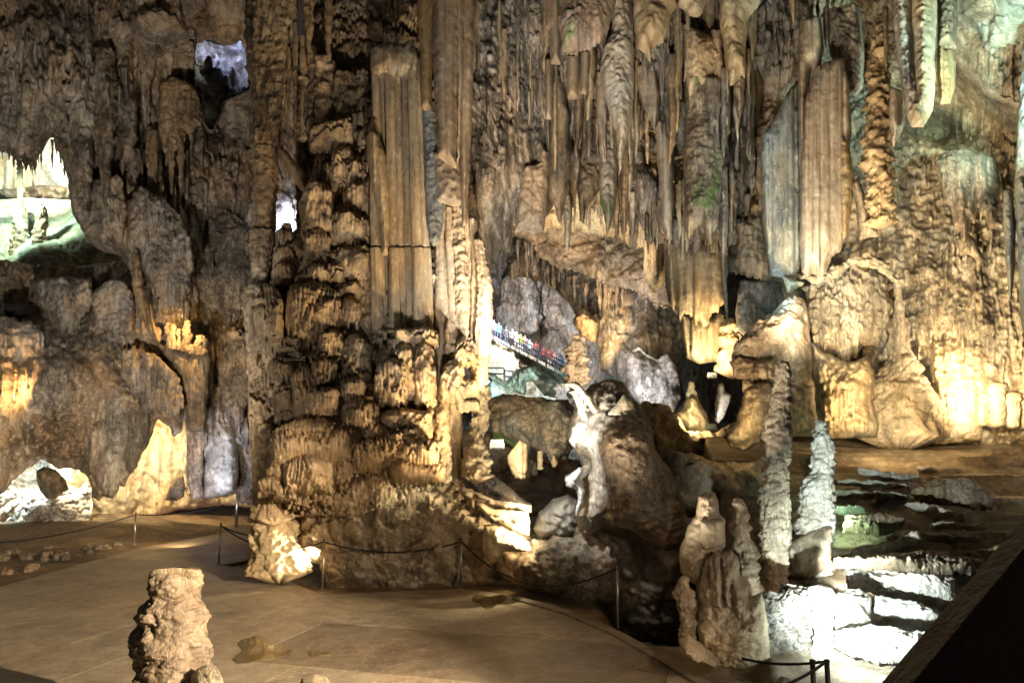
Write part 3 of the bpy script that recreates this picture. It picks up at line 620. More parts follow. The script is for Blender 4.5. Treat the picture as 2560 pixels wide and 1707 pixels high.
lefth('lower wide drapery with many tips under the fir-shaped one', [(190, 460), (300, 440), (320, 520), (312, 590), (300, 640), (280, 600), (262, 640), (240, 590), (215, 600), (200, 540)], 22.0)
lefth('rounded drapery skirt with long points left of the blue-lit hole', [(392, 210), (430, 195), (470, 205), (496, 240), (506, 300), (490, 320), (476, 350), (462, 330), (455, 400), (440, 380), (425, 420), (410, 400), (398, 330)], 22.4, 'tan', drip=44)
lefth('grey crusty hanging mass above the orange-lit shelf', [(318, 500), (350, 470), (400, 490), (450, 540), (478, 600), (486, 680), (470, 760), (450, 800), (430, 780), (410, 790), (385, 760), (366, 700), (345, 640), (322, 580)], 22.2, 'grey', [('n', .25, .8, 1.1, 4), ('pipe', .06, .14, 1.5), ('rain', 320, 500, 480, 790, 90, 6, 14, 30, 100, 1.3), ('b', .08, .2, .25, 4)], T=.45, drip=40)
lefth('thick brown drapery hanging left of the grey crusty mass', [(318, 620), (345, 640), (362, 720), (368, 790), (372, 830), (360, 828), (350, 800), (338, 760), (330, 700)], 21.9, 'tan', drip=16)
lefth('smooth brown ceiling lobe above the blue-lit hole', [(500, -200), (700, -200), (640, 40), (612, 70), (600, 98), (570, 108), (540, 104), (505, 96), (480, 60), (470, 0)], 20.8, 'tan', [('n', .25, .9, .7, 4), ('b', .05, .3, .25, 3)], T=.7, drip=6)
lefth('thick blunt stalactite at the top edge left of ceiling lobe', [(396, -200), (434, -200), (432, 10), (426, 60), (412, 68), (402, 50)], 20.6, 'tan', drip=4, cat='stalactite')
lefth('broken-tipped stalactite at the top edge over the left wall', [(258, -200), (312, -200), (304, 20), (290, 36), (278, 52), (266, 40), (260, 0)], 20.5, 'tan', drip=6, cat='stalactite')
lefth('pale rock lobe in the upper left corner of the view', [(-200, -200), (60, -200), (48, 10), (28, 26), (8, 44), (-200, 60)], 19.8, 'tan', [('n', .2, .8, .6, 4)], T=.5, drip=4)
lefth('grey knobbly ledge with crusted underside left of the blue-lit hole', [(340, 90), (400, 70), (470, 80), (490, 110), (488, 140), (440, 136), (380, 150), (345, 140)], 21.6, 'grey', [('b', .2, .35, .3, 4), ('n', .1, .3, .3, 3)], T=.5, drip=14)
lefth('fluted shelf of flowstone in the middle of the left wall', [(232, 740), (260, 705), (310, 700), (335, 740), (338, 800), (325, 870), (300, 860), (270, 850), (240, 830)], 22.6, 'grey', FLT, T=.6, cat='flowstone')
lefth('curtain of thin grey flutes under the dark ledge left of the orange-lit column', [(300, 880), (330, 862), (372, 880), (410, 905), (440, 935), (458, 985), (462, 1040), (440, 1062), (410, 1050), (380, 1056), (350, 1035), (322, 1010), (306, 950)], 22.3, 'wall', [('n', .25, .7, .8, 4), ('pipe', .16, .17, 4), ('rain', 300, 860, 460, 1050, 90, 6, 12, 50, 130, 1.4)], T=.16, cat='flowstone', drip=40, jag=12)
lefth('organ-like grey flutes at the left edge above the orange curtain', [(-200, 800), (20, 790), (70, 800), (112, 830), (112, 900), (104, 940), (60, 900), (20, 890), (-200, 900)], 22.0, 'grey', [('n', .15, .8, .9, 4), ('pipe', .22, .24, 6, .3), ('pipe', .05, .09, 3)], T=.5, cat='flowstone', drip=20)
lefth('dark knobbly flowstone steps below the green-lit slope', [(80, 700), (150, 690), (230, 700), (240, 760), (200, 800), (190, 870), (150, 860), (120, 800), (90, 760)], 23.2, 'grey', FLT, T=.7, cat='flowstone')
lefth('brown lobed rock hanging at the right end of the canopy arch', [(226, 1150), (260, 1130), (310, 1150), (320, 1190), (300, 1215), (290, 1240), (270, 1246), (250, 1250), (236, 1230), (226, 1190)], 21.6, 'brown', None, T=.4, cat='rock', name='rock_canopy', drip=20)
lefth('rubbly brown canopy bulging over the white-lit alcove', [(60, 1040), (140, 1000), (260, 1020), (330, 1060), (340, 1120), (280, 1150), (200, 1160), (130, 1150), (80, 1130)], 22.0, 'brown', [('n', .35, .9, .6, 4), ('b', .3, .45, .3, 4), ('tier', .2, .5, .12), ('b', .1, .16, .14, 3)], T=.4, cat='rock', name='rock_canopy', drip=12)
lefth('mottled brown wall bulge between grey crusty mass and slim column', [(490, 560), (560, 520), (620, 560), (640, 700), (620, 800), (570, 840), (520, 800), (490, 700)], 25.2, 'wall', [('n', .3, .9, 1.0, 4), ('b', .14, .35, .4, 4)], T=.8, cat='rock', name='rock_bulge', drip=40)
lefth('dim tall flutes beside the slim column above the bluish mound', [(540, 830), (600, 810), (630, 860), (630, 1000), (600, 1080), (560, 1040), (540, 940)], 24.6, 'wall', FLT, T=.5, cat='flowstone')
# ================================================================== the great pillar
PY = 15.2
pil = empty('giant_column', fl(930, 1478), 'massive cave column of stacked flowstone tiers and fluted shafts rising to the roof', 'column')
body = [(735, -200), (1130, -200), (1135, 300), (1120, 500), (1112, 650), (1105, 800), (1120, 960), (1125, 1090), (1110, 1210), (900, 1290), (640, 1290), (628, 1180), (622, 1080), (620, 960), (655, 880), (690, 830), (690, 625), (745, 570), (758, 500), (768, 470), (790, 400), (806, 330), (800, 200), (760, 120)]
relief('column_core', body, Yf((930, -100, 17.0), (900, 200, 16.8), (900, 500, 16.3), (1100, 500, 16.5), (800, 800, 15.75), (900, 1000, 15.35), (850, 1200, 14.9), (650, 1200, 16.2), (1100, 1000, 15.8)), M['pillar'], [('n', .3, 1.4, 1.6, 4), ('tier', .5, .60, .075), ('b', .06, .25, .3, 3)], step=3.9, T=.7, R=1.2, jag=4, parent=pil)
# fluted shafts
def shaft(rows, Y, name='fluted_shaft', m='pillar', st=None, parent=pil, **k): return lathe(name, rows, Y, M['shaft'], st or [('pipe', .05, .13, 6, .3), ('n', .02, .15, 1.6, 3)], step=4.0, parent=parent, jag=.02, grain=.12, **k)
# upper flute cap under the roof
relief('fluted_cap', [(925, 130), (950, 118), (1000, 115), (1030, 108), (1048, 150), (1052, 240), (1050, 235), (1020, 225), (980, 240), (955, 225), (935, 215), (926, 190)], PY-.1, M['shaft'], [('pipe', .20, .19, 9, .3), ('pipe', .05, .07, 5), ('n', .03, .15, .9, 4)], step=3.5, T=.4, jag=4, drip=70, dw=11, parent=pil, grain=.15)
SH = [(924, 944, 300, 940, 930, 962), (930, 950, 150, 946, 950, 974), (946, 966, 140, 952, 966, 984), (962, 986, 135, 925, 976, 1000), (982, 1002, 145, 905, 990, 1016), (1000, 1022, 138, 870, 1012, 1040), (1020, 1042, 142, 880, 1036, 1064), (1038, 1056, 150, 900, 1058, 1082)]
for i, (a, b, y0, y1, a1, b1) in enumerate(SH):
    Yi = PY-.25+.12*(i % 3)-.02*i
    am = a+(a1-a)*(620-y0)/(y1-y0); bm = b+(b1-b)*(620-y0)/(y1-y0)
    shaft([(y0, a+6, b-4), (y0+40, a, b), (617, am, bm)], Yi)
    shaft([(621, am+1, bm+2), (y1-60, a1, b1), (y1, a1-3, b1+4)], Yi-.02)
# fan flutes at the shaft's left shoulder
relief('fluted_fan', [(915, 345), (928, 325), (950, 345), (965, 400), (975, 520), (972, 640), (955, 640), (945, 560), (930, 470), (918, 400)], PY-.3, M['shaft'], [('pipe', .10, .075, 6, .3), ('n', .03, .2, .6, 3)], step=3.2, T=.4, jag=2, parent=pil, grain=.15)
# block stubs behind, at the top
for (x0, x1, y0, y1) in [(838, 890, 190, 320), (893, 922, 180, 310), (790, 836, 150, 330), (868, 884, 185, 300), (742, 770, 100, 350), (772, 788, 120, 340)]:
    lathe('broken_shaft', [(y0, x0, x1), (y1, x0+2, x1-2)], PY+.45, M['pillar'], [('pipe', .07, .16, 3), ('b', .10, .3, .3, 4)], step=4.5, parent=pil, jag=.05)
def tier(x0, y0, x1, y1, Y, T=None, cap=.26, m='pillar', parent=pil, name='flowstone_tier', skew=0, step=3.3):
    y1 = y1+.28*(y1-y0); x0, x1 = x0-3, x1+3
    r_ = np.random.default_rng(int(x0*7+y0*13)); w_, h_ = x1-x0, y1-y0; yc = y0+cap*h_; sk = (r_.random()-.5)*.25*w_
    P = []; pw = .5+.5*r_.random(); xo = .35+.3*r_.random()
    for k in range(11):
        t = math.pi*(1-k/10); x = x0+w_*.5+w_*.5*math.cos(t); bend = 1-abs((x-x0)/w_-xo)
        P.append((x, yc-(yc-y0)*math.sin(t)**pw*(.55+.45*bend*1.3)+skew*(k/10-.5)+sk*.12*(k/10-.5)))
    for k in range(0, 9): P.append((x1-w_*(k/8*.96+.02), y1-h_*(.02+.16*r_.random())-sk*.3*(k/8-.5)))
    mpp = Y/F; T = T if T else min(.42, .36*min(w_, h_)*mpp+.1)
    n_ = max(6, int(w_/7))
    fr_ = [(x0+w_*(k+.5+.4*(r_.random()-.5))/n_, yc+h_*(.02+.16*r_.random()), y1+h_*(.05-.22*r_.random()), 8+7*r_.random(), .055+.05*r_.random()) for k in range(n_)]
    fr2 = [(x0+w_*(k+.5+.6*(r_.random()-.5))/n_*1.0, yc-h_*(.05+.15*r_.random()), yc+h_*(.35*r_.random()+.1), 7+6*r_.random(), .05) for k in range(n_)]
    return relief(name, P, Y, M[m], [('lump', (x0+.5*w_, yc+.1*h_, .5*w_, .3*h_, T*.35), (x0+r_.random()*w_, yc, .2*w_, .25*h_, T*.4), (x0+r_.random()*w_, yc+.2*h_, .2*w_, .3*h_, T*.3)), ('n', .12, .5, .4, 3),
        ('tier', .26, max(.34, h_*mpp*(.5+.25*r_.random())), .062+.03*r_.random(), .75)], step=step, T=T, R=.42*min(w_, h_)*mpp, jag=6, drip=min(36, .40*h_), dw=5.5, parent=parent, tilt=.15, grain=.7, fade=.05)
TI = [(775, 322, 886, 392, .25), (826, 385, 888, 478, .2), (852, 428, 925, 500, .25), (852, 470, 938, 568, .3), (822, 408, 858, 545, .35), (752, 470, 832, 602, -.1), (756, 588, 826, 690, -.05), (818, 545, 938, 638, .1), (808, 625, 932, 738, 0), (812, 672, 870, 740, -.2),
      (735, 680, 832, 770, -.1), (1072, 610, 1106, 680, .15), (1070, 660, 1108, 740, .05), (1072, 730, 1110, 790, .0), (1070, 775, 1104, 850, -.1),
      (714, 712, 852, 868, -.5), (834, 715, 905, 770, -.2), (846, 752, 905, 856, -.3), (796, 832, 864, 918, -.7), (846, 846, 930, 968, -.6), (672, 896, 740, 972, -.55), (776, 900, 846, 990, -.85), (730, 918, 790, 1070, -.9), (760, 972, 850, 1060, -1.0), (684, 965, 737, 1062, -.75), (838, 940, 912, 1022, -.95),
      (850, 1000, 950, 1108, -1.0), (676, 1052, 900, 1182, -1.2), (708, 1135, 835, 1244, -1.35), (664, 1155, 716, 1238, -1.1), (930, 1024, 1082, 1095, -1.05), (945, 1076, 1014, 1132, -1.3), (990, 1070, 1048, 1112, -1.25), (908, 1062, 990, 1128, -1.15), (878, 1092, 1094, 1188, -1.4), (975, 1150, 1112, 1220, -1.55),
      (988, 822, 1094, 880, -.75), (984, 862, 1040, 1040, -.8), (1034, 855, 1092, 1042, -.75), (936, 902, 1020, 1032, -.95), (640, 1060, 690, 1150, -.6), (690, 850, 745, 905, -.4), (880, 985, 945, 1040, -.8)]
for i, (x0, y0, x1, y1, dy) in enumerate(TI): tier(x0, y0, x1, y1, PY+.35+dy*.9, skew=(-14 if i in (26,) else 0))
rs = np.random.default_rng(77)
for k in range(46):
    y = 600+rs.random()*600; lo, hi = np.interp(y, [600, 800, 1200], [755, 700, 660]), np.interp(y, [600, 800, 900, 1200], [920, 900, 930, 1060])
    x = rs.uniform(lo, hi); ww = rs.uniform(34, 70); hh_ = rs.uniform(34, 62)
    tier(x-ww/2, y, x+ww/2, y+hh_, PY+.62-.0*y+.9*np.interp(y, [330, 700, 900, 1100, 1200], [.2, -.25, -.65, -1.1, -1.4]))
# lower mound of the pillar
relief('base_mound', [(706, 1272), (785, 1212), (880, 1172), (980, 1185), (1080, 1190), (1125, 1192), (1160, 1215), (1210, 1245), (1262, 1290), (1322, 1345), (1334, 1385), (1290, 1430), (1235, 1458), (1150, 1474), (1000, 1480), (830, 1482), (808, 1450), (800, 1416), (772, 1396), (748, 1380), (735, 1330)], Yf((700, 1300, 16.6), (900, 1450, 16.3), (900, 1200, 15.6), (1100, 1460, 16.4), (1300, 1400, 16.6)), M['pillar'],
    [('n', .3, .9, .8, 4), ('tier', .14, .42, .08), ('b', .34, .5, .34, 4), ('b', .08, .16, .12, 3), ('lump', (930, 1270, 14, 70, -.5), (1010, 1250, 90, 40, .3), (860, 1300, 60, 60, .3), (700, 1330, 30, 60, -.3)), ('rain', 820, 1240, 1250, 1420, 90, 6, 16, 20, 60, .9), ('n', .04, .12, .1, 3)], step=3.6, T=.9, R=1.3, jag=9, parent=pil, tilt=.35)
# side column right
sc = empty('side_column', fl(1110, 1440), 'yellow-lit fluted column joined to the right flank of the giant column', 'column')
def sh2(r, Y, st=None): lathe('fluted_shaft', r, Y, M['pillar'], st or [('pipe', .08, .12, 5), ('n', .03, .16, .9, 4)], step=4.0, parent=sc, jag=.03, grain=.4)
sh2([(480, 1100, 1112), (600, 1088, 1108), (760, 1092, 1118), (960, 1088, 1120)], PY-.1)
sh2([(520, 1112, 1132), (640, 1112, 1134), (800, 1116, 1146), (900, 1112, 1142)], PY)
sh2([(505, 1134, 1150), (560, 1134, 1156), (700, 1140, 1168), (860, 1136, 1168)], PY-.05, [('b', .06, .16, .16, 4), ('pipe', .08, .12, 3)])
sh2([(540, 1152, 1166), (600, 1156, 1182), (840, 1164, 1190)], PY+.1)
sh2([(548, 1172, 1190), (690, 1180, 1205), (860, 1180, 1210)], PY-.05)
sh2([(600, 1186, 1206), (690, 1196, 1226), (720, 1198, 1232), (850, 1190, 1228), (940, 1182, 1218), (972, 1184, 1208)], PY-.25, [('b', .025, .1, .1, 3), ('pipe', .08, .16, 5)])
sh2([(968, 1186, 1222), (990, 1180, 1224), (1040, 1182, 1218), (1100, 1176, 1210), (1190, 1150, 1230)], PY+.3, [('n', .1, .3, .3, 4), ('b', .08, .2, .2, 3)])
sh2([(1000, 1096, 1120), (1100, 1090, 1125), (1200, 1085, 1135)], PY-.6, [('n', .08, .3, .4, 4), ('b', .06, .2, .2, 3)])
sh2([(1010, 1120, 1150), (1100, 1116, 1152), (1200, 1110, 1160)], PY+.6)
for (x0, y0, x1, y1, dy) in [(1138, 850, 1188, 930, -.4), (1106, 905, 1160, 1012, -.35), (1140, 952, 1196, 1004, -.3), (1112, 805, 1140, 900, -.2), (1146, 1000, 1200, 1030, -.2), (1100, 930, 1130, 1010, -.5)]:
    tier(x0, y0, x1, y1, PY+dy, parent=sc)
# slim column left with its break ring
ca = empty('slim_column', fl(670, 1400), 'tall slim column with a broken ring joint standing left of the giant column', 'column')
CAY = 15.6
lathe('shaft', [(-200, 606, 752), (0, 618, 738), (100, 621, 726), (200, 627, 712), (300, 633, 701), (368, 637, 696)], CAY, M['tan'], [('n', .12, .5, 1.6, 4), ('pipe', .12, .2, 3), ('b', .08, .2, .5, 4)], step=4, parent=ca)
lathe('shaft', [(372, 635, 693), (576, 634, 689)], CAY, M['pillar'], [('pipe', .04, .25, 6), ('n', .03, .2, .9, 4)], step=4, parent=ca, jag=.02, dome=.05)
lathe('shaft', [(579, 625, 686), (600, 627, 684), (640, 628, 681), (700, 631, 673), (745, 629, 671)], CAY, M['pillar'], [('pipe', .05, .22, 6), ('n', .04, .2, .7, 4)], step=4, parent=ca, jag=.03, dome=.05)
lathe('shaft', [(720, 626, 690), (760, 622, 706), (820, 628, 710), (900, 634, 702), (1000, 642, 698), (1100, 640, 702), (1200, 646, 722), (1292, 640, 735)], CAY-.1, M['pillar'], [('pipe', .09, .16, 3), ('tier', .12, 2.2, .12), ('n', .05, .25, .6, 4)], step=4, parent=ca, jag=.03)
tier(628, 728, 712, 900, CAY-.45, parent=ca)
for (x0, y0, x1, y1, dy) in [(690, 580, 736, 640, .1), (684, 625, 738, 680, 0), (680, 668, 734, 735, -.1), (700, 570, 730, 600, .15)]: tier(x0, y0, x1, y1, CAY+dy, parent=ca)
relief('bridge_arm', [(692, 376), (703, 369), (718, 380), (740, 408), (764, 432), (766, 486), (750, 474), (735, 452), (716, 424), (698, 402)], CAY-.1, M['tan'], [('n', .05, .2, .2, 4)], step=3.5, T=.25, jag=2, parent=ca)
# thin hanging shafts between
for i, (x, y0, y1, w_, lab) in enumerate([(706, 150, 395, 9, 'slim stalactite left of the rest in the gap beside the slim column'), (722, 120, 310, 7, 'short stalactite with a lit white tip in the gap beside the slim column'), (738, 60, 360, 8, 'blue-edged stalactite in the middle of the gap beside the slim column'), (756, 90, 345, 7, 'rightmost thin stalactite in the gap beside the slim column'), (772, -60, 160, 14, 'stubby stalactite hanging from the roof above the tier stack'), (728, -60, 120, 12, 'stalactite hanging from the roof right against the slim column top'), (822, -60, 150, 11, 'pointed stalactite hanging into the dark hollow above broken shafts')]):
    K(lathe('stalactite', [(y0, x-w_, x+w_), (y0+.6*(y1-y0), x-w_*.7, x+w_*.7), (y1, x-2, x+2)], PY+.3, M['tan'], [('pipe', .03, .1, 3), ('n', .04, .2, .6, 3)], step=4, nmin=9), lab, 'stalactite')
# dark hollow roof above the pillar
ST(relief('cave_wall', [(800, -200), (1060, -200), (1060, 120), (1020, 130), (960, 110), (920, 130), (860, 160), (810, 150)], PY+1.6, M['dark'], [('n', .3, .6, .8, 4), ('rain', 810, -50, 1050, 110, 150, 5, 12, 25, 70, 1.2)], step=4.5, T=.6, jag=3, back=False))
# lit stub at the foot
stub = lathe('stalagmite_stub', [(1276, 655, 712), (1290, 644, 728), (1320, 636, 736), (1350, 634, 742), (1375, 636, 752), (1400, 632, 760), (1428, 628, 770)], 16.0, M['cream'], [('tier', .12, .45, .12), ('n', .12, .35, .3, 4), ('b', .06, .15, .15, 3)], step=3.5)
K(stub, 'knobbly stalagmite stub glowing on its right side at the column foot', 'stalagmite')
K(relief('rock', [(725, 1400), (745, 1394), (772, 1400), (785, 1416), (760, 1424), (735, 1420)], 16.4, M['cream'], [('n', .06, .2, .2, 3)], step=3.5, T=.2, jag=2), 'small glowing rock lying at the foot of the knobbly stub', 'rock')
# hanging draperies in front, right of the shafts
DY = 13.6
def drape(name, poly, Y, m, lab, st=None, cat='drapery', T=.22, drip=0, **k):
    o = relief(name, poly, Y, M[m], st or [('pipe', .14, .2, 9, .3), ('n', .02, .15, 1.5, 3)], step=k.pop('step', 4), grain=.12, T=T, jag=k.pop('jag', 2.5), drip=drip, **k)
    return K(o, lab, cat)
drape('drapery', [(1056, 270), (1090, 250), (1106, 420), (1110, 500), (1108, 570), (1098, 605), (1086, 616), (1072, 600), (1064, 540), (1058, 400)], DY+.3, 'blue', 'blue-grey rounded tongue hanging lowest in front of the fluted shafts', [('n', .06, .3, .5, 4), ('b', .03, .1, .12, 3)])
drape('drapery', [(1080, 380), (1150, 390), (1160, 460), (1156, 516), (1128, 515), (1092, 505), (1086, 440)], DY+.15, 'drape', 'flat brown panel with a cut lower edge below the cream panel', [('r', .05, .25, .25, 3), ('n', .03, .12, .3, 3)])
drape('drapery', [(1146, -200), (1190, -200), (1186, 100), (1180, 300), (1172, 480), (1166, 562), (1156, 566), (1150, 480), (1144, 300), (1140, 100)], DY+.1, 'drape', 'long grey-brown drapery ribbon with a scalloped edge beside the cream panel')
drape('drapery', [(1040, -200), (1100, -200), (1085, 60), (1082, 150), (1078, 275), (1060, 278), (1052, 268), (1050, 140), (1042, 40)], DY-.05, 'gold', 'amber-streaked narrow drapery nearest the fluted shafts', T=.15)
drape('drapery', [(1080, -200), (1150, -200), (1146, 100), (1142, 250), (1140, 422), (1122, 414), (1094, 392), (1090, 300), (1082, 150)], DY-.25, 'drape', 'cream banded drapery panel with a diagonal broken lower edge')
drape('drapery', [(1120, -200), (1165, -200), (1160, 200), (1150, 390), (1142, 420), (1140, 200)], DY-.1, 'drape', 'brown fold directly behind the right edge of the cream panel')
# ================================================================== SETTING: walls of the middle
ST(relief('cave_wall', [(1080, 400), (1900, 400), (1900, 1200), (1080, 1200)], Yf((1240, 650, 105), (1300, 900, 98), (1450, 900, 90), (1600, 900, 60), (1800, 950, 46)), M['grey'], [('n', 2.2, 9, 11, 4), ('tier', 1.6, 7, .8), ('b', .9, 3, 3, 4), ('pipe', .5, 1.4, 14)], step=5, T=.5, R=1, jag=0, back=False))
# far grey columns of the distant chamber
for i, (rows, lab) in enumerate([([(640, 1305, 1345), (700, 1302, 1342), (704, 1305, 1345), (760, 1305, 1342), (765, 1302, 1346), (830, 1305, 1340)], 'stout grey column nearest the stalactite curtain in the distant chamber'),
        ([(690, 1372, 1402), (720, 1378, 1420), (755, 1376, 1424), (762, 1372, 1426), (815, 1370, 1424), (822, 1384, 1410)], 'bulging stacked pale column tapering to a point in the distant chamber'),
        ([(700, 1345, 1368), (760, 1348, 1370), (810, 1345, 1362)], 'thin dark fluted column between the stout and bulging ones far off'),
        ([(690, 1275, 1300), (760, 1260, 1300), (830, 1250, 1310)], 'lumpy dark column at the left side of the distant chamber'),
        ([(720, 1420, 1440), (780, 1425, 1446), (830, 1430, 1450)], 'plain grey fluted column right of the bulging one in distant chamber')]):
    K(lathe('column', rows, 88+i*1.0, M['grey'], [('pipe', .35, .8, 11), ('tier', .6, 4.2, .5), ('n', .35, 1.5, 2, 4)], step=3), lab, 'column')
# fringe wall under the brown ceiling plate
ST(relief('cave_wall', [(1270, 560), (1700, 600), (1720, 850), (1680, 960), (1690, 1040), (1640, 1030), (1570, 985), (1545, 945), (1500, 925), (1498, 870), (1490, 830), (1470, 790), (1440, 800), (1432, 770), (1418, 752), (1400, 735), (1385, 715), (1362, 712), (1340, 700), (1300, 692), (1286, 700), (1268, 690)], Yf((1300, 650, 40), (1450, 720, 37), (1600, 760, 33), (1650, 900, 32)), M['grey'],
    [('n', .5, 2.5, 4, 4), ('rain', 1270, 620, 1660, 860, 320, 5, 14, 25, 90, 1.0), ('b', .25, .8, .7, 4), ('rain', 1520, 800, 1680, 1000, 60, 8, 22, 40, 120, .8), ('n', .08, .25, .3, 3)], step=3.8, T=.9, R=1.2, jag=4, drip=0, back=False))
ST(relief('cave_wall', [(1240, 500), (1720, 500), (1740, 760), (1640, 790), (1620, 760), (1560, 735), (1530, 728), (1495, 710), (1450, 684), (1405, 672), (1380, 660), (1342, 640), (1330, 600), (1290, 592), (1250, 600)], Yf((1300, 540, 30), (1400, 640, 31), (1600, 720, 28), (1650, 540, 27)), M['brown'],
    [('n', .5, 2.5, 1.4, 5), ('b', .3, .9, .5, 4), ('n', .08, .25, .2, 3), ('drop', (1515, 590, 640, 8, .5), (1270, 585, 640, 30, .4), (1310, 590, 640, 26, .4))], step=4, T=.7, R=.8, jag=8, drip=26, dw=9, back=False))
# cream lit wall behind the curtains
ST(relief('cave_wall', [(1100, 150), (2000, 150), (2000, 700), (1760, 700), (1640, 660), (1540, 610), (1480, 600), (1400, 590), (1300, 600), (1100, 600)], Yf((1150, 400, 27), (1450, 560, 25.5), (1700, 560, 26)), M['cream'], [('n', .4, 2, 2, 4), ('b', .3, .7, .7, 4), ('rain', 1300, 430, 1800, 600, 90, 5, 14, 30, 90, .9), ('lump', (1620, 350, 30, 20, -.8), (1570, 390, 26, 26, -.6))], step=4.5, T=.6, R=.8, jag=3, drip=30, dw=12, back=False))
# the main curtain mass
C2Y = Yf((1150, 100, 19.6), (1250, 100, 19.6), (1250, 450, 19.2), (1450, 200, 20.0), (1450, 500, 21.0), (1650, 100, 19.6), (1650, 450, 21.2), (1850, 100, 20.2), (1850, 400, 21.6), (1240, 650, 19.8))
c2 = [(1110, -200), (2020, -200), (2020, 300), (1900, 330), (1885, 480), (1870, 560), (1840, 620), (1800, 640), (1775, 600), (1740, 650), (1715, 600), (1690, 640), (1668, 600), (1650, 560), (1636, 620), (1618, 600), (1590, 560), (1565, 570), (1540, 520), (1520, 560), (1490, 510), (1462, 540), (1440, 480), (1425, 500), (1400, 470), (1380, 540), (1365, 560), (1290, 575), (1282, 600), (1276, 640), (1252, 648), (1240, 700), (1216, 712), (1206, 690), (1194, 640), (1180, 580), (1160, 520), (1140, 480)]
h2 = [[(1428, 352), (1456, 350), (1458, 392), (1430, 386)], [(1612, 330), (1640, 326), (1642, 372), (1616, 372)], [(1610, 398), (1640, 384), (1644, 480), (1612, 440)], [(1688, 400), (1712, 400), (1712, 470), (1690, 560), (1682, 470)], [(1836, 358), (1880, 366), (1880, 378), (1846, 374)]]
ST(relief('cave_wall', c2, C2Y, M['grey'], [('n', .4, 1.6, 3.5, 4), ('lump', (1440, 50, 60, 130, .5), (1240, 300, 60, 200, .4)),
    ('drop', (1180, 60, 420, 40, .5), (1212, 200, 500, 44, .5), (1250, 150, 420, 36, .5), (1275, 260, 405, 22, .4), (1230, 430, 720, 60, .6), (1300, 60, 300, 30, .4), (1262, 60, 180, 30, .4), (1190, 470, 640, 34, .4), (1255, 470, 640, 40, .4)),
    ('rain', 1120, -40, 1400, 560, 260, 8, 24, 80, 280, 1.3), ('rain', 1400, -40, 1960, 500, 420, 8, 24, 50, 240, 1.3), ('rain', 1420, 380, 1880, 600, 220, 5, 12, 40, 140, 1.4),
    ('b', .08, .25, .4, 4), ('pipe', .08, .12, 2.5), ('n', .035, .12, .3, 3)], step=4, T=1.0, R=1.2, holes=h2, jag=4, drip=34, dw=13, back=False))
LUMPY = [('n', .14, .5, 1.0, 4), ('pipe', .07, .15, 1.6, .8), ('b', .05, .15, .17, 3), ('n', .05, .14, .4, 3)]
SMOOTH = [('pipe', .14, .30, 8, .3), ('pipe', .03, .08, 5), ('n', .05, .3, 1.8, 3)]
def hang(cat, lab, poly, Y, m, st=None, T=.3, group=None, **k):
    nm = k.pop('name', cat.replace(' ', '_'))
    g_ = .1 if st is SMOOTH else 1.0
    o = relief(nm, poly, Y, M[m], st or [('pipe', .12, .24, 5, .4), ('n', .06, .25, 1.0, 4), ('b', .04, .15, .2, 3)], step=k.pop('step', 3.8), T=T, jag=k.pop('jag', 3), grain=k.pop('grain', g_), **k)
    return K(o, lab, cat, group)
hang('stalactite', 'broad pinkish lobe edged with bright green moss hanging from the roof', [(1398, -200), (1560, -200), (1542, -20), (1534, 40), (1520, 85), (1498, 115), (1476, 132), (1462, 136), (1440, 146), (1420, 138), (1406, 128), (1400, 95), (1394, 60)], 17.2, 'pink', LUMPY, T=.7, drip=14, dw=9)
hang('stalactite', 'pale lumpy grey stalactite tapering down beside the mossy lobe', [(1530, -200), (1585, -200), (1582, 60), (1586, 200), (1580, 300), (1566, 360), (1556, 420), (1546, 440), (1540, 330), (1526, 290), (1510, 240), (1500, 180), (1505, 130), (1528, 90)], 18.4, 'white', LUMPY, T=.6)
hang('drapery', 'cream lobed drapery ending in a pointed drip at the roof', [(1580, -200), (1700, -200), (1690, 20), (1676, 40), (1670, 80), (1660, 104), (1640, 118), (1630, 130), (1625, 156), (1618, 152), (1612, 136), (1596, 122), (1586, 80), (1584, 30)], 17.6, 'cream', [('n', .2, .7, 1.1, 4), ('pipe', .05, .2, 3)], T=.6)
hang('drapery', 'small cream scallop with a round lower edge beside the lobed drapery', [(1684, -200), (1780, -200), (1764, 10), (1756, 34), (1742, 46), (1724, 42), (1714, 30), (1694, 18)], 17.9, 'cream', [('n', .15, .5, .5, 4), ('b', .05, .2, .2, 3)], T=.45)
hang('drapery', 'wide greenish-cream drapery with two long fingers near the roof', [(1796, -200), (1960, -200), (1900, 10), (1876, 40), (1868, 60), (1864, 140), (1862, 200), (1852, 185), (1838, 210), (1826, 216), (1820, 190), (1812, 120), (1798, 60)], 18.0, 'cream', [('n', .2, .7, 1.1, 4), ('pipe', .06, .2, 3)], T=.6)
hang('stalactite', 'tan rough-tipped stalactite below the two-fingered drapery', [(1806, 50), (1866, 40), (1864, 180), (1860, 260), (1850, 302), (1842, 280), (1834, 230), (1830, 190), (1818, 170), (1812, 110)], 18.5, 'tan', LUMPY, T=.4)
hang('slab', 'tan flat slab with square cut end left of the mossy lobe', [(1358, -200), (1402, -200), (1402, 60), (1402, 164), (1376, 162), (1372, 80), (1364, 70)], 17.9, 'drape', SMOOTH, T=.2, name='drapery_slab', jag=1.5)
hang('slab', 'square-ended tan slab hanging just below the mossy lobe', [(1416, 120), (1448, 118), (1447, 200), (1446, 248), (1430, 250), (1418, 248)], 18.0, 'drape', SMOOTH, T=.2, name='drapery_slab', jag=1.2)
hang('slab', 'narrower square-ended slab under the right end of the mossy lobe', [(1452, 118), (1472, 118), (1471, 200), (1466, 238), (1452, 236)], 18.1, 'drape', SMOOTH, T=.18, name='drapery_slab', jag=1.2)
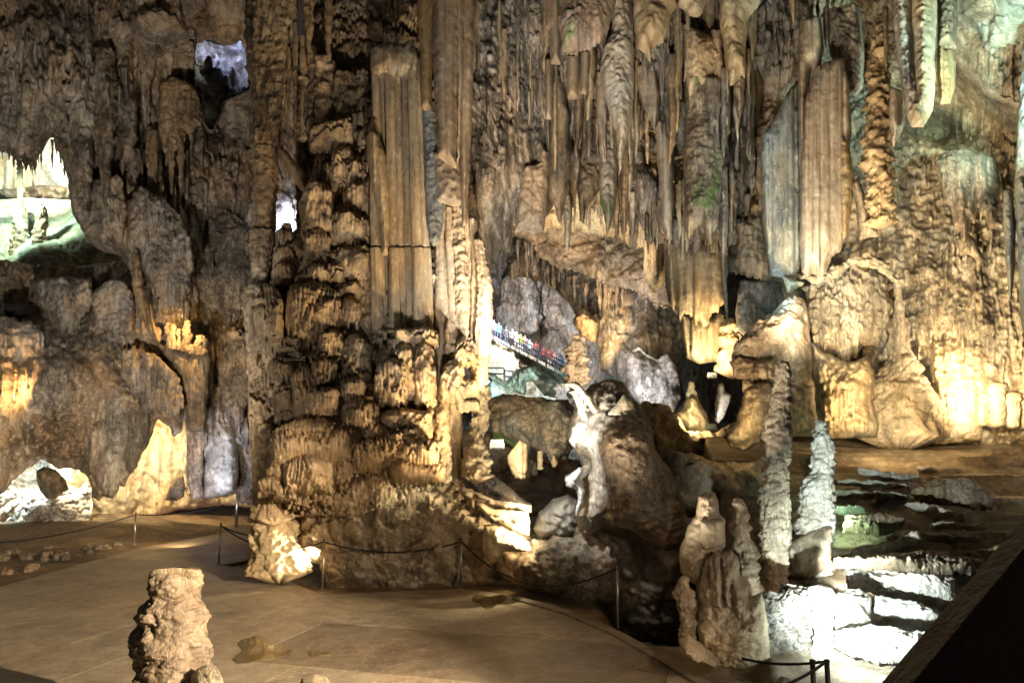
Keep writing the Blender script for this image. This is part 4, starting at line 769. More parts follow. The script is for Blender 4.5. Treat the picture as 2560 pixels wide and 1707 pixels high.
hang('slab', 'long brown hollow slab with a square end left of the yellow drapery', [(1362, 150), (1382, 150), (1381, 240), (1379, 300), (1364, 299), (1363, 230)], 18.2, 'drape', SMOOTH, T=.15, name='drapery_slab', jag=1.2)
hang('drapery', 'olive-yellow smooth drapery with a green dripping tip', [(1378, 200), (1404, 190), (1424, 300), (1424, 430), (1418, 480), (1408, 520), (1403, 560), (1394, 556), (1388, 520), (1372, 490), (1370, 420), (1376, 300)], 18.8, 'mossy', SMOOTH, T=.35)
hang('drapery', 'brown folded drapery with a pale rim and straight bottom edge', [(1306, 420), (1345, 410), (1350, 350), (1366, 380), (1372, 300), (1374, 420), (1366, 520), (1362, 580), (1334, 584), (1310, 578), (1286, 584), (1290, 540)], 19.0, 'drape', [('pipe', .3, .42, 9, .3), ('n', .05, .2, .6, 4)], T=.3)
hang('stalactite', 'speckled white-tipped stalactite hanging lowest over the brown ceiling', [(1408, 488), (1424, 486), (1430, 540), (1428, 580), (1424, 615), (1420, 632), (1412, 612), (1410, 560), (1404, 520)], 19.6, 'white', LUMPY, T=.25, jag=2)
hang('stalactite', 'dark moss-flecked stalactite with forked tips right of the speckled one', [(1464, 230), (1500, 220), (1505, 400), (1502, 480), (1488, 500), (1466, 520), (1460, 575), (1450, 560), (1446, 500), (1440, 480), (1452, 380)], 19.4, 'dark', LUMPY, T=.45, drip=16, dw=8)
hang('stalactite', 'mossy dark stalactite with green patches left of pale grey one', [(1500, 300), (1540, 300), (1544, 440), (1538, 520), (1528, 560), (1518, 585), (1512, 550), (1500, 500), (1496, 420)], 19.2, 'mossy', LUMPY, T=.4)
hang('drapery', 'long smooth dark-brown drapery recessed beside the pointed cream lobe', [(1662, 40), (1690, 60), (1692, 200), (1690, 280), (1678, 286), (1664, 280), (1660, 180)], 19.2, 'drape', SMOOTH, T=.25)
hang('drapery', 'long smooth tan drapery in front of the cream-lit wall', [(1636, 300), (1670, 310), (1684, 420), (1684, 540), (1680, 600), (1666, 598), (1652, 560), (1646, 440)], 19.6, 'drape', SMOOTH, T=.3)
hang('stalactite', 'long tan stalactite with twin needle tips at the edge of ceiling plate', [(1552, 360), (1566, 350), (1572, 430), (1568, 520), (1563, 600), (1561, 626), (1558, 590), (1552, 500), (1550, 430)], 19.8, 'tan', None, T=.2, jag=1.5)
hang('stalactite', 'thin needle stalactite with the lowest tip beside smooth tan drapery', [(1612, 530), (1622, 540), (1624, 590), (1621, 641), (1617, 620), (1612, 580)], 20.2, 'tan', None, T=.12, jag=1)
hang('drapery', 'fan of tan folds below the pointed cream lobe', [(1590, 170), (1620, 150), (1640, 180), (1652, 240), (1650, 300), (1640, 330), (1630, 320), (1615, 300), (1604, 250), (1594, 220)], 18.9, 'drape', SMOOTH, T=.3, drip=14, dw=7)
hang('stalactite', 'broad olive-black stalactite with bluish-green lower end', [(1712, 180), (1760, 150), (1800, 180), (1812, 300), (1814, 440), (1806, 540), (1790, 590), (1775, 622), (1764, 600), (1752, 575), (1735, 590), (1720, 618), (1710, 560), (1708, 450), (1712, 320)], 19.0, 'mossy', LUMPY, T=.7, drip=22, dw=9)
hang('stalactite', 'cream lumpy stalactite with rounded ledge above the olive-black one', [(1706, 60), (1740, 80), (1800, 100), (1812, 150), (1796, 180), (1790, 240), (1770, 260), (1740, 230), (1722, 260), (1712, 200)], 18.6, 'cream', LUMPY, T=.5, drip=16, dw=9)
hang('stalactite', 'thin purple-grey stalactite with a crooked white tip before the organ curtain', [(1800, 420), (1818, 416), (1820, 560), (1814, 640), (1816, 700), (1822, 780), (1818, 812), (1812, 780), (1806, 690), (1800, 600)], 18.8, 'grey', LUMPY, T=.22, jag=2)
hang('stalactite', 'brown rough stalactite hanging behind the large fluted curtain', [(1836, 90), (1905, 70), (1912, 200), (1900, 300), (1880, 340), (1868, 400), (1855, 480), (1845, 420), (1836, 300), (1832, 180)], 19.8, 'dark', LUMPY, T=.5)
hang('drapery', 'pale grey ribbed drapery over the left arch beside the side column', [(1206, 200), (1236, 190), (1250, 300), (1246, 400), (1236, 440), (1216, 420), (1204, 330)], 19.6, 'grey', None, T=.35, drip=14, dw=8)
hang('stalactite', 'cream spike hanging at the roof above the fluted curtain', [(1974, -60), (1990, -60), (1992, 20), (1985, 66), (1978, 40), (1972, 0)], 18, 'cream', None, T=.15, jag=1)
# random free stalactites of the curtain
rs = np.random.default_rng(21)
CM = [M['tan'], M['grey'], M['pillar'], M['cream'], M['mossy']]
CN = {'tan_limestone': 'tan', 'grey_flowstone': 'grey', 'pillar_flowstone': 'pale brown', 'cream_calcite': 'cream', 'mossy_limestone': 'moss-flecked'}
def spike(x, y0, y1, w_, Y, m, lab, grp, wob=.04):
    b = rs.uniform(-.35, .35)*w_
    lab = CN[m.name]+' '+lab
    return K(lathe('stalactite', [(y0, x-w_, x+w_), (y0+.35*(y1-y0), x-w_*.85+b*.3, x+w_*.8+b*.3), (y0+.75*(y1-y0), x-w_*.45+b, x+w_*.5+b), (y1, x-1+b, x+1+b)], Y, m, [('pipe', .04, .13, 3), ('n', wob, .16, .5, 3)], step=4.5, nmin=9, nmax=26), lab, 'stalactite', grp)
for k in range(70):
    x = rs.uniform(1420, 1880); yb = np.interp(x, [1420, 1540, 1640, 1740, 1800, 1880], [540, 590, 625, 645, 640, 560])+rs.uniform(-60, 20)
    L = rs.uniform(60, 190); spike(x, yb-L, yb, rs.uniform(4, 9), 20.6+rs.uniform(-.6, .8), CM[rs.integers(0, 4)], 'stalactite in the dense lower fringe of the middle curtain', 'fringe stalactites of the middle curtain')
for k in range(48):
    x = rs.uniform(1185, 1420); yb = rs.uniform(180, 470); L = rs.uniform(100, 280)
    spike(x, yb-L, yb, rs.uniform(6, 12), 19.4+rs.uniform(-.4, .8), CM[rs.integers(0, 3)], 'long narrow stalactite crowded between side column and mossy lobe', 'crowded stalactites left of the mossy lobe')
for k in range(44):
    x = rs.uniform(1600, 1900); yb = rs.uniform(180, 480); L = rs.uniform(80, 230)
    spike(x, yb-L, yb, rs.uniform(5, 11), 19.8+rs.uniform(-.5, .8), CM[rs.integers(0, 5)], 'stalactite crowded above the organ curtain at upper middle', 'crowded stalactites right of the pointed lobe')
for k in range(60):
    x = rs.uniform(1275, 1560); yb = np.interp(x, [1275, 1340, 1400, 1440, 1500, 1560], [690, 700, 735, 800, 780, 800])+rs.uniform(-70, 15); L = rs.uniform(35, 90)
    spike(x, yb-L, yb, rs.uniform(3, 6), np.interp(x, [1275, 1560], [39, 33])+rs.uniform(-.8, .2), M['grey'], 'stalactite in the fringe over the distant chamber', 'fringe stalactites over the distant chamber')
def zone(x):
    return 'crowded between side column and tan slabs' if x < 1340 else 'hanging under and beside the mossy lobe' if x < 1480 else 'hanging around the pale lumpy stalactite' if x < 1620 else 'hanging below the pointed cream lobes' if x < 1750 else 'hanging left of the giant fluted curtain'
DM = [M['drape'], M['grey'], M['cream'], M['tan'], M['shaft'], M['white']]
for k in range(130):
    x = rs.uniform(1150, 1890); wd = rs.uniform(4, 12) if k % 3 else rs.uniform(10, 20); yb = rs.uniform(130, 470) if x < 1420 else rs.uniform(120, 440); yt = yb-rs.uniform(160, 380)
    P_ = [(x-wd, yt), (x+wd, yt)]; nn = 5; dr = rs.uniform(-1, 1)*wd*.9; x_ = x
    for i in range(1, nn): P_.append((x+dr*(i/nn)**2+wd*(1-.45*(i/nn)**1.5)+rs.uniform(-4, 3), yt+(yb-yt)*i/nn))
    P_ += [(x+dr+wd*.3, yb-rs.uniform(0, 30)), (x+dr+rs.uniform(-.4, .2)*wd, yb), (x+dr-wd*.6, yb-rs.uniform(10, 60))]
    for i in range(nn-1, 0, -1): P_.append((x+dr*(i/nn)**2-wd*(1-.4*(i/nn)**1.5)+rs.uniform(-3, 4), yt+(yb-yt)*i/nn))
    mm_ = ['drape', 'grey', 'cream', 'tan', 'shaft', 'mossy', 'grey'][rs.integers(0, 7)]
    hang('drapery', '%s ribbed drapery %s' % (dict(drape='beige', grey='grey', cream='cream', tan='tan', shaft='pale tan', mossy='moss-flecked')[mm_]+(' slim' if wd < 7 else ' wide' if wd > 12 else ' narrow'), zone(x)), P_, 19.0+rs.uniform(-.7, .5), mm_, [('pipe', .11, rs.uniform(.11, .2), 7, .3), ('pipe', .03, .06, 3), ('n', .05, .25, 1.5, 3)], T=.22, drip=16, dw=6, grain=.3, group='narrow draperies of the dense roof curtain')
# organ curtains, right of the middle
hang('drapery', 'tall brown organ-pipe curtain lit golden at its foot', [(1658, 600), (1700, 600), (1760, 610), (1810, 620), (1815, 700), (1812, 760), (1795, 790), (1780, 800), (1772, 830), (1740, 820), (1720, 800), (1700, 810), (1690, 790), (1676, 780), (1664, 720)], 22.2, 'tan', [('pipe', .22, .26, 12, .25), ('n', .06, .3, 2.5, 4)], T=.45, drip=24, dw=8, grain=.2, name='organ_pipe_curtain')
hang('drapery', 'narrow golden pipe cluster standing behind the tall organ curtain', [(1696, 780), (1740, 790), (1780, 790), (1800, 770), (1815, 790), (1815, 850), (1800, 905), (1750, 910), (1716, 895), (1706, 850)], 23, 'tan', [('pipe', .24, .24, 12, .2), ('n', .05, .3, 2.5, 4)], T=.5, grain=.2, name='organ_pipe_curtain')
hang('drapery', 'brown curtain with forked foot left of the tall organ curtain', [(1610, 600), (1660, 610), (1662, 700), (1650, 730), (1640, 745), (1622, 730), (1612, 680)], 23.4, 'tan', [('pipe', .18, .26, 12, .25), ('n', .06, .3, 2.5, 4)], T=.4, drip=20, dw=8, grain=.2, name='organ_pipe_curtain')
K(lathe('stalagmite', [(798, 1816, 1832), (815, 1808, 1845), (830, 1812, 1842), (850, 1804, 1850), (870, 1806, 1848), (895, 1796, 1860), (930, 1790, 1868)], 22.6, M['cream'], [('tier', .2, .6, .2), ('n', .1, .4, .3, 4)], step=3.5), 'stacked cream stalagmite glowing beside the golden pipe cluster', 'stalagmite')
hang('drapery', 'speckled brown drapery with hooked drips between organ and fluted curtains', [(1840, 560), (1900, 540), (1920, 640), (1925, 700), (1905, 715), (1880, 705), (1850, 700), (1838, 660), (1846, 610)], 20.2, 'tan', LUMPY, T=.4, drip=26, dw=9)
hang('drapery', 'lilac-brown ribbed wall under the speckled drapery', [(1850, 700), (1960, 705), (1966, 770), (1920, 830), (1870, 850), (1840, 820), (1842, 740)], 21.4, 'grey', [('pipe', .15, .22, 6), ('tier', .2, .9, .14), ('n', .05, .3, .5, 4)], T=.4)
# ================================================================== middle ground rocks
def boulder(lab, poly, Y, m, st=None, T=.8, name='boulder', cat='boulder', **k):
    o = relief(name, poly, Y, M[m], st or [('n', .3, 1.1, .9, 4), ('b', .16, .4, .32, 4), ('n', .04, .12, .1, 3)], step=k.pop('step', 4), T=T, jag=k.pop('jag', 5), **k)
    return K(o, lab, cat)
big = empty('leaning_boulder', at(1560, 1340, 14.4), 'huge brown leaning rock with a white-lit left flank in the middle', 'boulder')
relief('rock_body', [(1425, 1040), (1440, 1000), (1480, 960), (1530, 945), (1556, 952), (1572, 990), (1598, 1006), (1625, 1055), (1640, 1130), (1680, 1180), (1702, 1240), (1718, 1300), (1710, 1350), (1692, 1372), (1664, 1376), (1622, 1352), (1590, 1332), (1560, 1322), (1512, 1308), (1490, 1330), (1462, 1336), (1446, 1318), (1448, 1285), (1458, 1225), (1442, 1208), (1412, 1202), (1412, 1190), (1450, 1168), (1462, 1158), (1440, 1130), (1420, 1102)], Yf((1430, 1000, 16.2), (1430, 1200, 15.9), (1560, 1150, 14.2), (1680, 1300, 14.8), (1450, 1300, 15.0)), M['brown'],
    [('lump', (1560, 1120, 100, 120, .5), (1600, 1260, 90, 60, .4), (1470, 1150, 20, 30, -.5)), ('n', .3, 1.3, 1.0, 4), ('r', .10, .5, .22, 3), ('b', .12, .3, .22, 4), ('n', .03, .1, .08, 3)], step=4, T=1.3, R=1.0, jag=5, parent=big)
relief('white_lit_flank', [(1424, 985), (1440, 968), (1452, 985), (1480, 1020), (1496, 1050), (1492, 1085), (1480, 1108), (1460, 1106), (1440, 1122), (1424, 1100), (1428, 1070), (1446, 1045), (1440, 1010)], 14.9, M['alcove'], [('n', .16, .5, .4, 4), ('b', .08, .2, .16, 4)], step=3.6, T=.5, R=.35, jag=8, parent=big)  # white light on the flank is partly put into its pale material
relief('pale_slab', [(1408, 958), (1440, 952), (1452, 962), (1500, 1020), (1530, 1030), (1545, 1050), (1520, 1055), (1490, 1040), (1462, 1005), (1440, 975)], 14.5, M['cream'], [('r', .06, .4, .3), ('n', .08, .3, .3, 4)], step=3.6, T=.18, jag=4, parent=big)
relief('pale_slab', [(1520, 1035), (1560, 985), (1580, 1000), (1590, 1025), (1575, 1050), (1545, 1064)], 14.0, M['cream'], [('pipe', .05, .12, 2), ('n', .06, .3, .3, 4)], step=3.6, T=.25, jag=2, parent=big)
relief('white_lit_spur', [(1450, 1165), (1458, 1180), (1452, 1205), (1460, 1225), (1458, 1260), (1450, 1275), (1443, 1300), (1438, 1270), (1446, 1240), (1438, 1225), (1416, 1212), (1410, 1196), (1432, 1180)], 14.4, M['alcove'], [('n', .1, .3, .3, 4), ('b', .05, .12, .1, 3)], step=3.3, T=.3, jag=5, parent=big)  # spur likewise paler than the body, its white light in the colour
relief('ribbed_tip', [(1444, 1290), (1462, 1286), (1484, 1312), (1478, 1328), (1462, 1326), (1448, 1336), (1442, 1312)], 13.7, M['white'], [('pipe', .05, .07, 2), ('n', .04, .2, .2, 3)], step=3.5, T=.25, jag=2, drip=8, dw=5, parent=big)
boulder('low brown rock shelf behind the rope, with dark hollow beneath', [(1243, 1410), (1250, 1386), (1268, 1376), (1290, 1388), (1310, 1368), (1335, 1346), (1372, 1352), (1380, 1340), (1430, 1345), (1470, 1330), (1520, 1336), (1548, 1370), (1550, 1430), (1535, 1470), (1515, 1505), (1480, 1524), (1430, 1515), (1350, 1490), (1290, 1462), (1252, 1440)], Yf((1260, 1400, 16.0), (1400, 1420, 15.5), (1540, 1420, 15.2)), 'brown', T=1.0, R=.9, tilt=.3)
boulder('grey-green round boulder wedged under the leaning rock', [(1335, 1320), (1345, 1280), (1380, 1250), (1420, 1236), (1442, 1250), (1450, 1290), (1445, 1330), (1400, 1345), (1350, 1345)], 16, 'mossy', T=.8)
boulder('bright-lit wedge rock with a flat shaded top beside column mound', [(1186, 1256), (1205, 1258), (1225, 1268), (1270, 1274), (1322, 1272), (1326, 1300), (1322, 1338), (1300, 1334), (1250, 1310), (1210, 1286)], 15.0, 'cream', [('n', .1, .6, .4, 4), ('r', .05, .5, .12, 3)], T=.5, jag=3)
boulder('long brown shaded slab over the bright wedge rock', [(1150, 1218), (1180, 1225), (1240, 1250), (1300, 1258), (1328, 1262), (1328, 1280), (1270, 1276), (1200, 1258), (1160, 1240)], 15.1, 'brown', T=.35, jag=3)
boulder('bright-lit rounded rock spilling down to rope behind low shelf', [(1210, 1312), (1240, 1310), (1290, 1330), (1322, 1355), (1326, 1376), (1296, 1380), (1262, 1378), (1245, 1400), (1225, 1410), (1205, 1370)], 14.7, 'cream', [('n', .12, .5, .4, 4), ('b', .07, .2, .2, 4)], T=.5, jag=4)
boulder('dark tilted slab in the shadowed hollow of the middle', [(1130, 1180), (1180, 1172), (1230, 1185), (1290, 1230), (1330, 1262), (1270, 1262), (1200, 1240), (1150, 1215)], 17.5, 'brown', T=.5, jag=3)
boulder('cream-faced rock under the teal-lit gallery', [(1226, 1010), (1260, 1000), (1330, 1005), (1400, 1000), (1430, 1050), (1435, 1110), (1420, 1150), (1380, 1160), (1340, 1150), (1310, 1130), (1270, 1112), (1230, 1100), (1224, 1060)], Yf((1230, 1050, 25), (1400, 1100, 23.5)), 'mossy', [('n', .4, 1.5, 1.2, 4), ('b', .2, .5, .4, 4), ('n', .05, .15, .12, 3)], T=1.0)
boulder('dark upper rim rock along the bottom of the teal-lit gallery', [(1220, 1000), (1260, 985), (1330, 992), (1420, 1000), (1425, 1030), (1340, 1025), (1290, 1040), (1220, 1030)], 24.4, 'dark', T=.6)
hang('drapery', 'small lit fringe of dripstone hanging over the dark hollow', [(1268, 1140), (1300, 1100), (1318, 1110), (1322, 1180), (1318, 1198), (1304, 1210), (1292, 1205), (1280, 1190), (1274, 1168)], 21.5, 'cream', [('pipe', .08, .12, 2), ('n', .05, .2, .3, 3)], T=.3, drip=10, dw=6)
for x, y0, y1, w_, lab in [(1350, 1128, 1172, 8, 'pale stub stalagmite left in the dim niche under cream-faced rock'), (1336, 1160, 1185, 6, 'smallest stub stalagmite in the dim niche under the cream-faced rock'), (1385, 1140, 1166, 7, 'greenish stub stalagmite right in the dim niche under cream-faced rock')]:
    K(lathe('stalagmite', [(y0, x-w_*.6, x+w_*.6), (y0+10, x-w_, x+w_), (y1, x-w_, x+w_)], 22.5, M['cream'], [('n', .05, .2, .2, 3)], step=3.5), lab, 'stalagmite')
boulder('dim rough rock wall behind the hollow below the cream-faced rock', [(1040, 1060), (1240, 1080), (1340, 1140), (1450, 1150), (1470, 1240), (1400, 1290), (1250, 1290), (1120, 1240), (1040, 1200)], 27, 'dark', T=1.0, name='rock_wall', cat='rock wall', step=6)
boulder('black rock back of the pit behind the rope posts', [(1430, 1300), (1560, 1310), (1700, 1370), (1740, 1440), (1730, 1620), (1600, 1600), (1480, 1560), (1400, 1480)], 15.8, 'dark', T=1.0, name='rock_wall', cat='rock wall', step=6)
# ridge with stairs, far chamber foreground
boulder('long brown ridge carrying the lit visitor stairs', [(1205, 838), (1235, 848), (1280, 868), (1330, 892), (1380, 905), (1420, 928), (1436, 950), (1440, 990), (1400, 1000), (1360, 990), (1338, 960), (1300, 925), (1260, 895), (1205, 885)], 76, 'brown', [('n', 1, 4.5, 3, 4), ('b', .5, 1.6, 1.1, 4)], T=2.2, name='rock_ridge', cat='ridge', step=3.5)
ST(relief('cave_wall', [(1180, 870), (1290, 890), (1400, 960), (1430, 1040), (1180, 1040)], 82, M['white'], [('n', 1.1, 3.6, 3, 4), ('b', .6, 1.4, 1.2, 4)], step=4, T=.5, jag=0, back=False))
boulder('jagged dark rock rim between white and teal lit hollows', [(1214, 930), (1240, 940), (1262, 948), (1285, 938), (1300, 922), (1340, 912), (1352, 940), (1345, 960), (1318, 952), (1312, 985), (1290, 975), (1275, 990), (1250, 968), (1225, 950)], 66, 'brown', [('n', .7, 2.1, 1.8, 4), ('b', .5, .9, .9, 4)], T=1.2, jag=8, step=3.5)
boulder('smooth pale blue-lit boulder at the left of teal hollow', [(1216, 965), (1232, 948), (1252, 968), (1250, 985), (1232, 1000), (1218, 1000)], 65, 'white', T=1.0, jag=2, step=3.5)
K(lathe('column', [(838, 1436, 1452), (860, 1426, 1462), (880, 1420, 1460), (910, 1424, 1464), (935, 1418, 1466), (962, 1408, 1470)], 30, M['tan'], [('b', .28, .4, .4, 4), ('n', .2, .5, .5, 4)], step=2.6), 'knobbly gold-and-black rock stack standing before the visitor stairs', 'column')
hang('drapery', 'glowing golden stalactite cluster hanging right of the distant stairs', [(1430, 800), (1445, 778), (1462, 768), (1478, 790), (1490, 782), (1500, 800), (1496, 840), (1490, 870), (1476, 866), (1462, 850), (1452, 860), (1448, 830), (1434, 815)], 33.5, 'tan', [('b', .4, .5, .7, 4), ('pipe', .2, .3, 4)], T=.7, drip=14, dw=8)
for rows, lab in [([(960, 1404, 1416), (985, 1400, 1420), (1010, 1398, 1424)], 'white-lit knob column at right of the teal hollow'), ([(962, 1388, 1400), (990, 1384, 1404), (1008, 1386, 1400)], 'green-lit stub column beside the white-lit knob column')]:
    K(lathe('column', rows, 29, M['white'], [('b', .2, .4, .3, 4)], step=3), lab, 'column')
# mid right: mounds and boulders
boulder('grey smooth sloping rock between organ curtain and leaning rock', [(1560, 880), (1600, 870), (1640, 900), (1670, 880), (1700, 930), (1710, 1000), (1680, 1040), (1640, 1040), (1600, 1015), (1575, 985), (1562, 930)], 28, 'grey', [('n', .5, 1.8, 2.2, 4), ('pipe', .12, .5, 5), ('n', .08, .3, .3, 4)], T=1.1, name='flowstone_mound', cat='flowstone')
boulder('lit golden rubble mound carrying a white stump', [(1718, 985), (1742, 985), (1752, 1010), (1768, 1040), (1780, 1075), (1765, 1088), (1720, 1078), (1690, 1050), (1686, 1030), (1708, 1015)], 21.5, 'cream', [('n', .15, .5, .5, 4), ('b', .22, .35, .3, 4)], T=.8, name='rubble_mound', cat='rubble mound')
K(lathe('stalagmite', [(956, 1720, 1736), (970, 1720, 1737), (990, 1718, 1740)], 21.2, M['white'], [('n', .03, .2, .2, 3)], step=3), 'short white stump on top of the golden rubble mound', 'stalagmite')
hang('stalagmite', 'jagged white-lit stalagmite behind the golden rubble mound', [(1796, 962), (1806, 955), (1812, 975), (1826, 985), (1824, 1010), (1810, 1040), (1796, 1058), (1786, 1050), (1788, 1010), (1792, 985)], 24, 'white', LUMPY, T=.4)
boulder('dark rubble slope below the golden mound', [(1600, 1010), (1660, 1015), (1690, 1040), (1720, 1080), (1790, 1085), (1850, 1060), (1870, 1110), (1860, 1170), (1720, 1160), (1640, 1130), (1620, 1060)], 20.5, 'brown', [('n', .3, 1, .7, 4), ('b', .25, .4, .35, 4)], T=.9, tilt=.4, name='rock_slope', cat='rock slope')
boulder('dark low rock bank below the small sign stand', [(1590, 1150), (1680, 1140), (1800, 1165), (1900, 1160), (1910, 1260), (1850, 1300), (1760, 1300), (1690, 1280), (1640, 1200)], 16.5, 'brown', T=1.0, tilt=.4, name='rock_bank', cat='rock bank')
# ================================================================== SETTING: the right wall and the terrace
R0Y = Yf((1950, 800, 22), (2050, 200, 21), (2200, 450, 20), (2300, 500, 19.5), (2400, 700, 19), (2500, 900, 19), (2500, 200, 18), (2500, 40, 16.5), (2350, 320, 21), (2400, 1050, 19.4), (2150, 1050, 20.5))
ST(relief('cave_wall', [(1880, -200), (2760, -200), (2760, 1140), (2560, 1130), (2450, 1125), (2330, 1125), (2200, 1120), (2050, 1115), (1900, 1110), (1860, 1000), (1850, 840), (1900, 700)], R0Y, M['rwall'],
    [('lump', (2330, 320, 70, 40, -1.2), (2480, 60, 80, 60, .6), (2440, 180, 40, 30, .4)), ('n', .5, 1.6, 1.8, 4), ('b', .14, .4, .45, 4),
     ('rain', 2180, 330, 2440, 640, 190, 6, 16, 30, 120, 1.3), ('rain', 2340, 560, 2600, 940, 240, 6, 16, 40, 140, 1.3), ('rain', 2380, 150, 2560, 520, 170, 6, 18, 30, 130, 1.2), ('rain', 2230, 640, 2440, 900, 160, 6, 14, 30, 90, 1.3), ('rain', 1880, 0, 2200, 300, 60, 8, 22, 40, 160, .8),
     ('r', .08, .3, .4, 3), ('n', .05, .14, .14, 3)], step=4, T=.8, R=1.0, jag=5, back=False))
ST(relief('cave_ceiling', [(2395, -200), (2760, -200), (2760, 150), (2560, 130), (2520, 120), (2480, 150), (2450, 100), (2420, 90), (2400, 40)], Yf((2420, 60, 17), (2560, 0, 14.5), (2560, 120, 16.5)), M['green'], [('n', .35, .9, .9, 5), ('b', .2, .45, .45, 4), ('n', .05, .15, .15, 3)], step=4, T=.5, jag=6, drip=20, dw=26))
cur = empty('fluted_curtain', at(2020, 720, 17.6), 'giant blue-and-tan fluted curtain hanging over the right side of the hall', 'drapery')
PF = [('pipe', .24, .26, 14, .3), ('pipe', .09, .10, 8, .3), ('pipe', .035, .05, 4, .4), ('n', .06, .4, 2.4, 3)]
relief('upper_panel', [(1998, 64), (2030, 54), (2055, 60), (2060, 130), (2050, 180), (2030, 175), (2020, 250), (2018, 420), (2000, 480), (1996, 330), (1994, 200), (1996, 110)], 17.5, M['drape'], PF, step=3.6, T=.5, grain=.22, jag=2.5, parent=cur)
relief('left_panel', [(1965, 240), (1996, 200), (2002, 380), (2010, 520), (2006, 640), (1992, 690), (1975, 712), (1966, 715), (1955, 695), (1930, 690), (1918, 640), (1908, 560), (1900, 440), (1902, 350), (1935, 300)], 17.9, M['blue'], PF, step=3.6, T=.55, grain=.22, jag=2.5, parent=cur)
relief('middle_panel', [(2034, 178), (2060, 165), (2110, 150), (2124, 220), (2128, 330), (2120, 440), (2128, 520), (2112, 610), (2098, 640), (2080, 652), (2064, 690), (2048, 700), (2034, 690), (2020, 705), (2004, 690), (1998, 600), (2000, 420), (2012, 260)], 17.3, M['drape'], PF, step=3.6, T=.55, grain=.22, jag=2.5, drip=12, dw=10, parent=cur)
relief('pale_tail', [(1958, 690), (1985, 700), (2010, 705), (2005, 715), (1985, 722), (1975, 735), (1966, 728)], 17.4, M['green'], [('n', .05, .3, .3, 4)], step=3.5, T=.2, jag=2, parent=cur)
relief('orange_panel', [(2098, 330), (2122, 360), (2136, 440), (2132, 500), (2118, 590), (2108, 600), (2098, 520)], 17.0, M['gold'], SMOOTH, step=4, T=.25, jag=2, parent=cur)
for (x, y0, y1, w_) in [(2028, -40, 62, 8), (2044, -40, 58, 7), (2065, 20, 120, 6)]:
    K(lathe('stalactite', [(y0, x-w_, x+w_), (y0+.6*(y1-y0), x-w_*.7, x+w_*.7), (y1, x-1, x+1)], 17.6, M['grey'], [('n', .04, .2, .5, 3)], step=4, nmin=9), 'grey stalactite hanging just above the top of the giant fluted curtain', 'stalactite', 'stalactites over the fluted curtain')
hang('drapery', 'grey slab-topped drapery right above the middle of fluted curtain', [(2066, 30), (2150, 20), (2160, 120), (2158, 220), (2140, 240), (2110, 235), (2090, 170), (2072, 130)], 17.9, 'grey', LUMPY, T=.5)
K(lathe('column', [(36, 2196, 2204), (80, 2184, 2210), (130, 2176, 2215), (250, 2168, 2222), (380, 2164, 2224), (480, 2168, 2228), (560, 2172, 2226)], 16.6, M['gold'], [('b', .14, .2, .22, 4), ('n', .1, .4, .8, 4)], step=4), 'rough orange column tapering to a point at its top beside fluted curtain', 'column')
hang('stalactite', 'slim tan stalactite beside the tip of the rough orange column', [(2206, 20), (2222, 20), (2222, 110), (2216, 186), (2210, 150), (2206, 90)], 16.3, 'tan', None, T=.15, jag=1.5)
hang('drapery', 'smooth yellow-tan leaf of drapery below the grey ribbed one', [(2224, 220), (2256, 230), (2258, 320), (2246, 350), (2236, 372), (2228, 350), (2222, 300)], 16.2, 'drape', SMOOTH, T=.22)
hang('drapery', 'tan twisted drapery with a torn lower edge under the fluted curtain', [(2130, 460), (2148, 440), (2165, 500), (2180, 560), (2196, 580), (2200, 590), (2150, 600), (2140, 540)], 16.9, 'tan', SMOOTH, T=.22)
hang('drapery', 'dark grey ribbed drapery sweeping along the left of the cream panel', [(2232, -200), (2282, -200), (2284, 100), (2296, 200), (2310, 250), (2290, 310), (2270, 300), (2250, 200), (2236, 80)], 15.7, 'grey', [('pipe', .16, .16, 6, .3), ('b', .05, .1, .1, 3)], T=.4)
hang('drapery', 'broad sunlit-looking cream panel with a knobbly lower end', [(2278, -200), (2344, -200), (2342, 60), (2336, 150), (2340, 220), (2330, 280), (2308, 318), (2280, 318), (2268, 290), (2290, 250), (2286, 150), (2280, 60)], 15.5, 'cream', [('n', .1, .4, .8, 4), ('b', .07, .14, .14, 4), ('pipe', .06, .25, 5)], T=.45)
hang('drapery', 'tan double column of drapery hanging right of the cream panel', [(2342, -200), (2396, -200), (2394, 60), (2392, 125), (2370, 130), (2344, 122)], 16.2, 'tan', [('pipe', .14, .3, 5), ('b', .08, .15, .15, 4)], T=.4)
hang('drapery', 'hollow tan pair of strips with a square lower end', [(2342, 122), (2366, 128), (2384, 126), (2390, 160), (2388, 220), (2376, 260), (2350, 262), (2344, 200)], 16.3, 'gold', [('pipe', .25, .22, 8, .2), ('n', .04, .2, .5, 3)], T=.25, jag=1.5)
hang('drapery', 'wide tan curtain with long pointed fingers on the bright right wall', [(2336, 410), (2360, 385), (2400, 372), (2440, 378), (2490, 400), (2500, 460), (2492, 560), (2478, 596), (2470, 580), (2462, 540), (2450, 560), (2446, 500), (2436, 575), (2428, 560), (2420, 625), (2405, 632), (2396, 590), (2386, 610), (2376, 520), (2362, 508), (2352, 470)], 17.4, 'tan', [('pipe', .2, .24, 10, .3), ('n', .05, .3, 1, 4)], T=.5, drip=26, dw=10)
hang('drapery', 'curled tan ribbons twisting below the wide pointed curtain', [(2390, 600), (2420, 580), (2440, 600), (2460, 650), (2450, 660), (2430, 640), (2412, 632), (2400, 640)], 17.6, 'tan', SMOOTH, T=.2, jag=2)
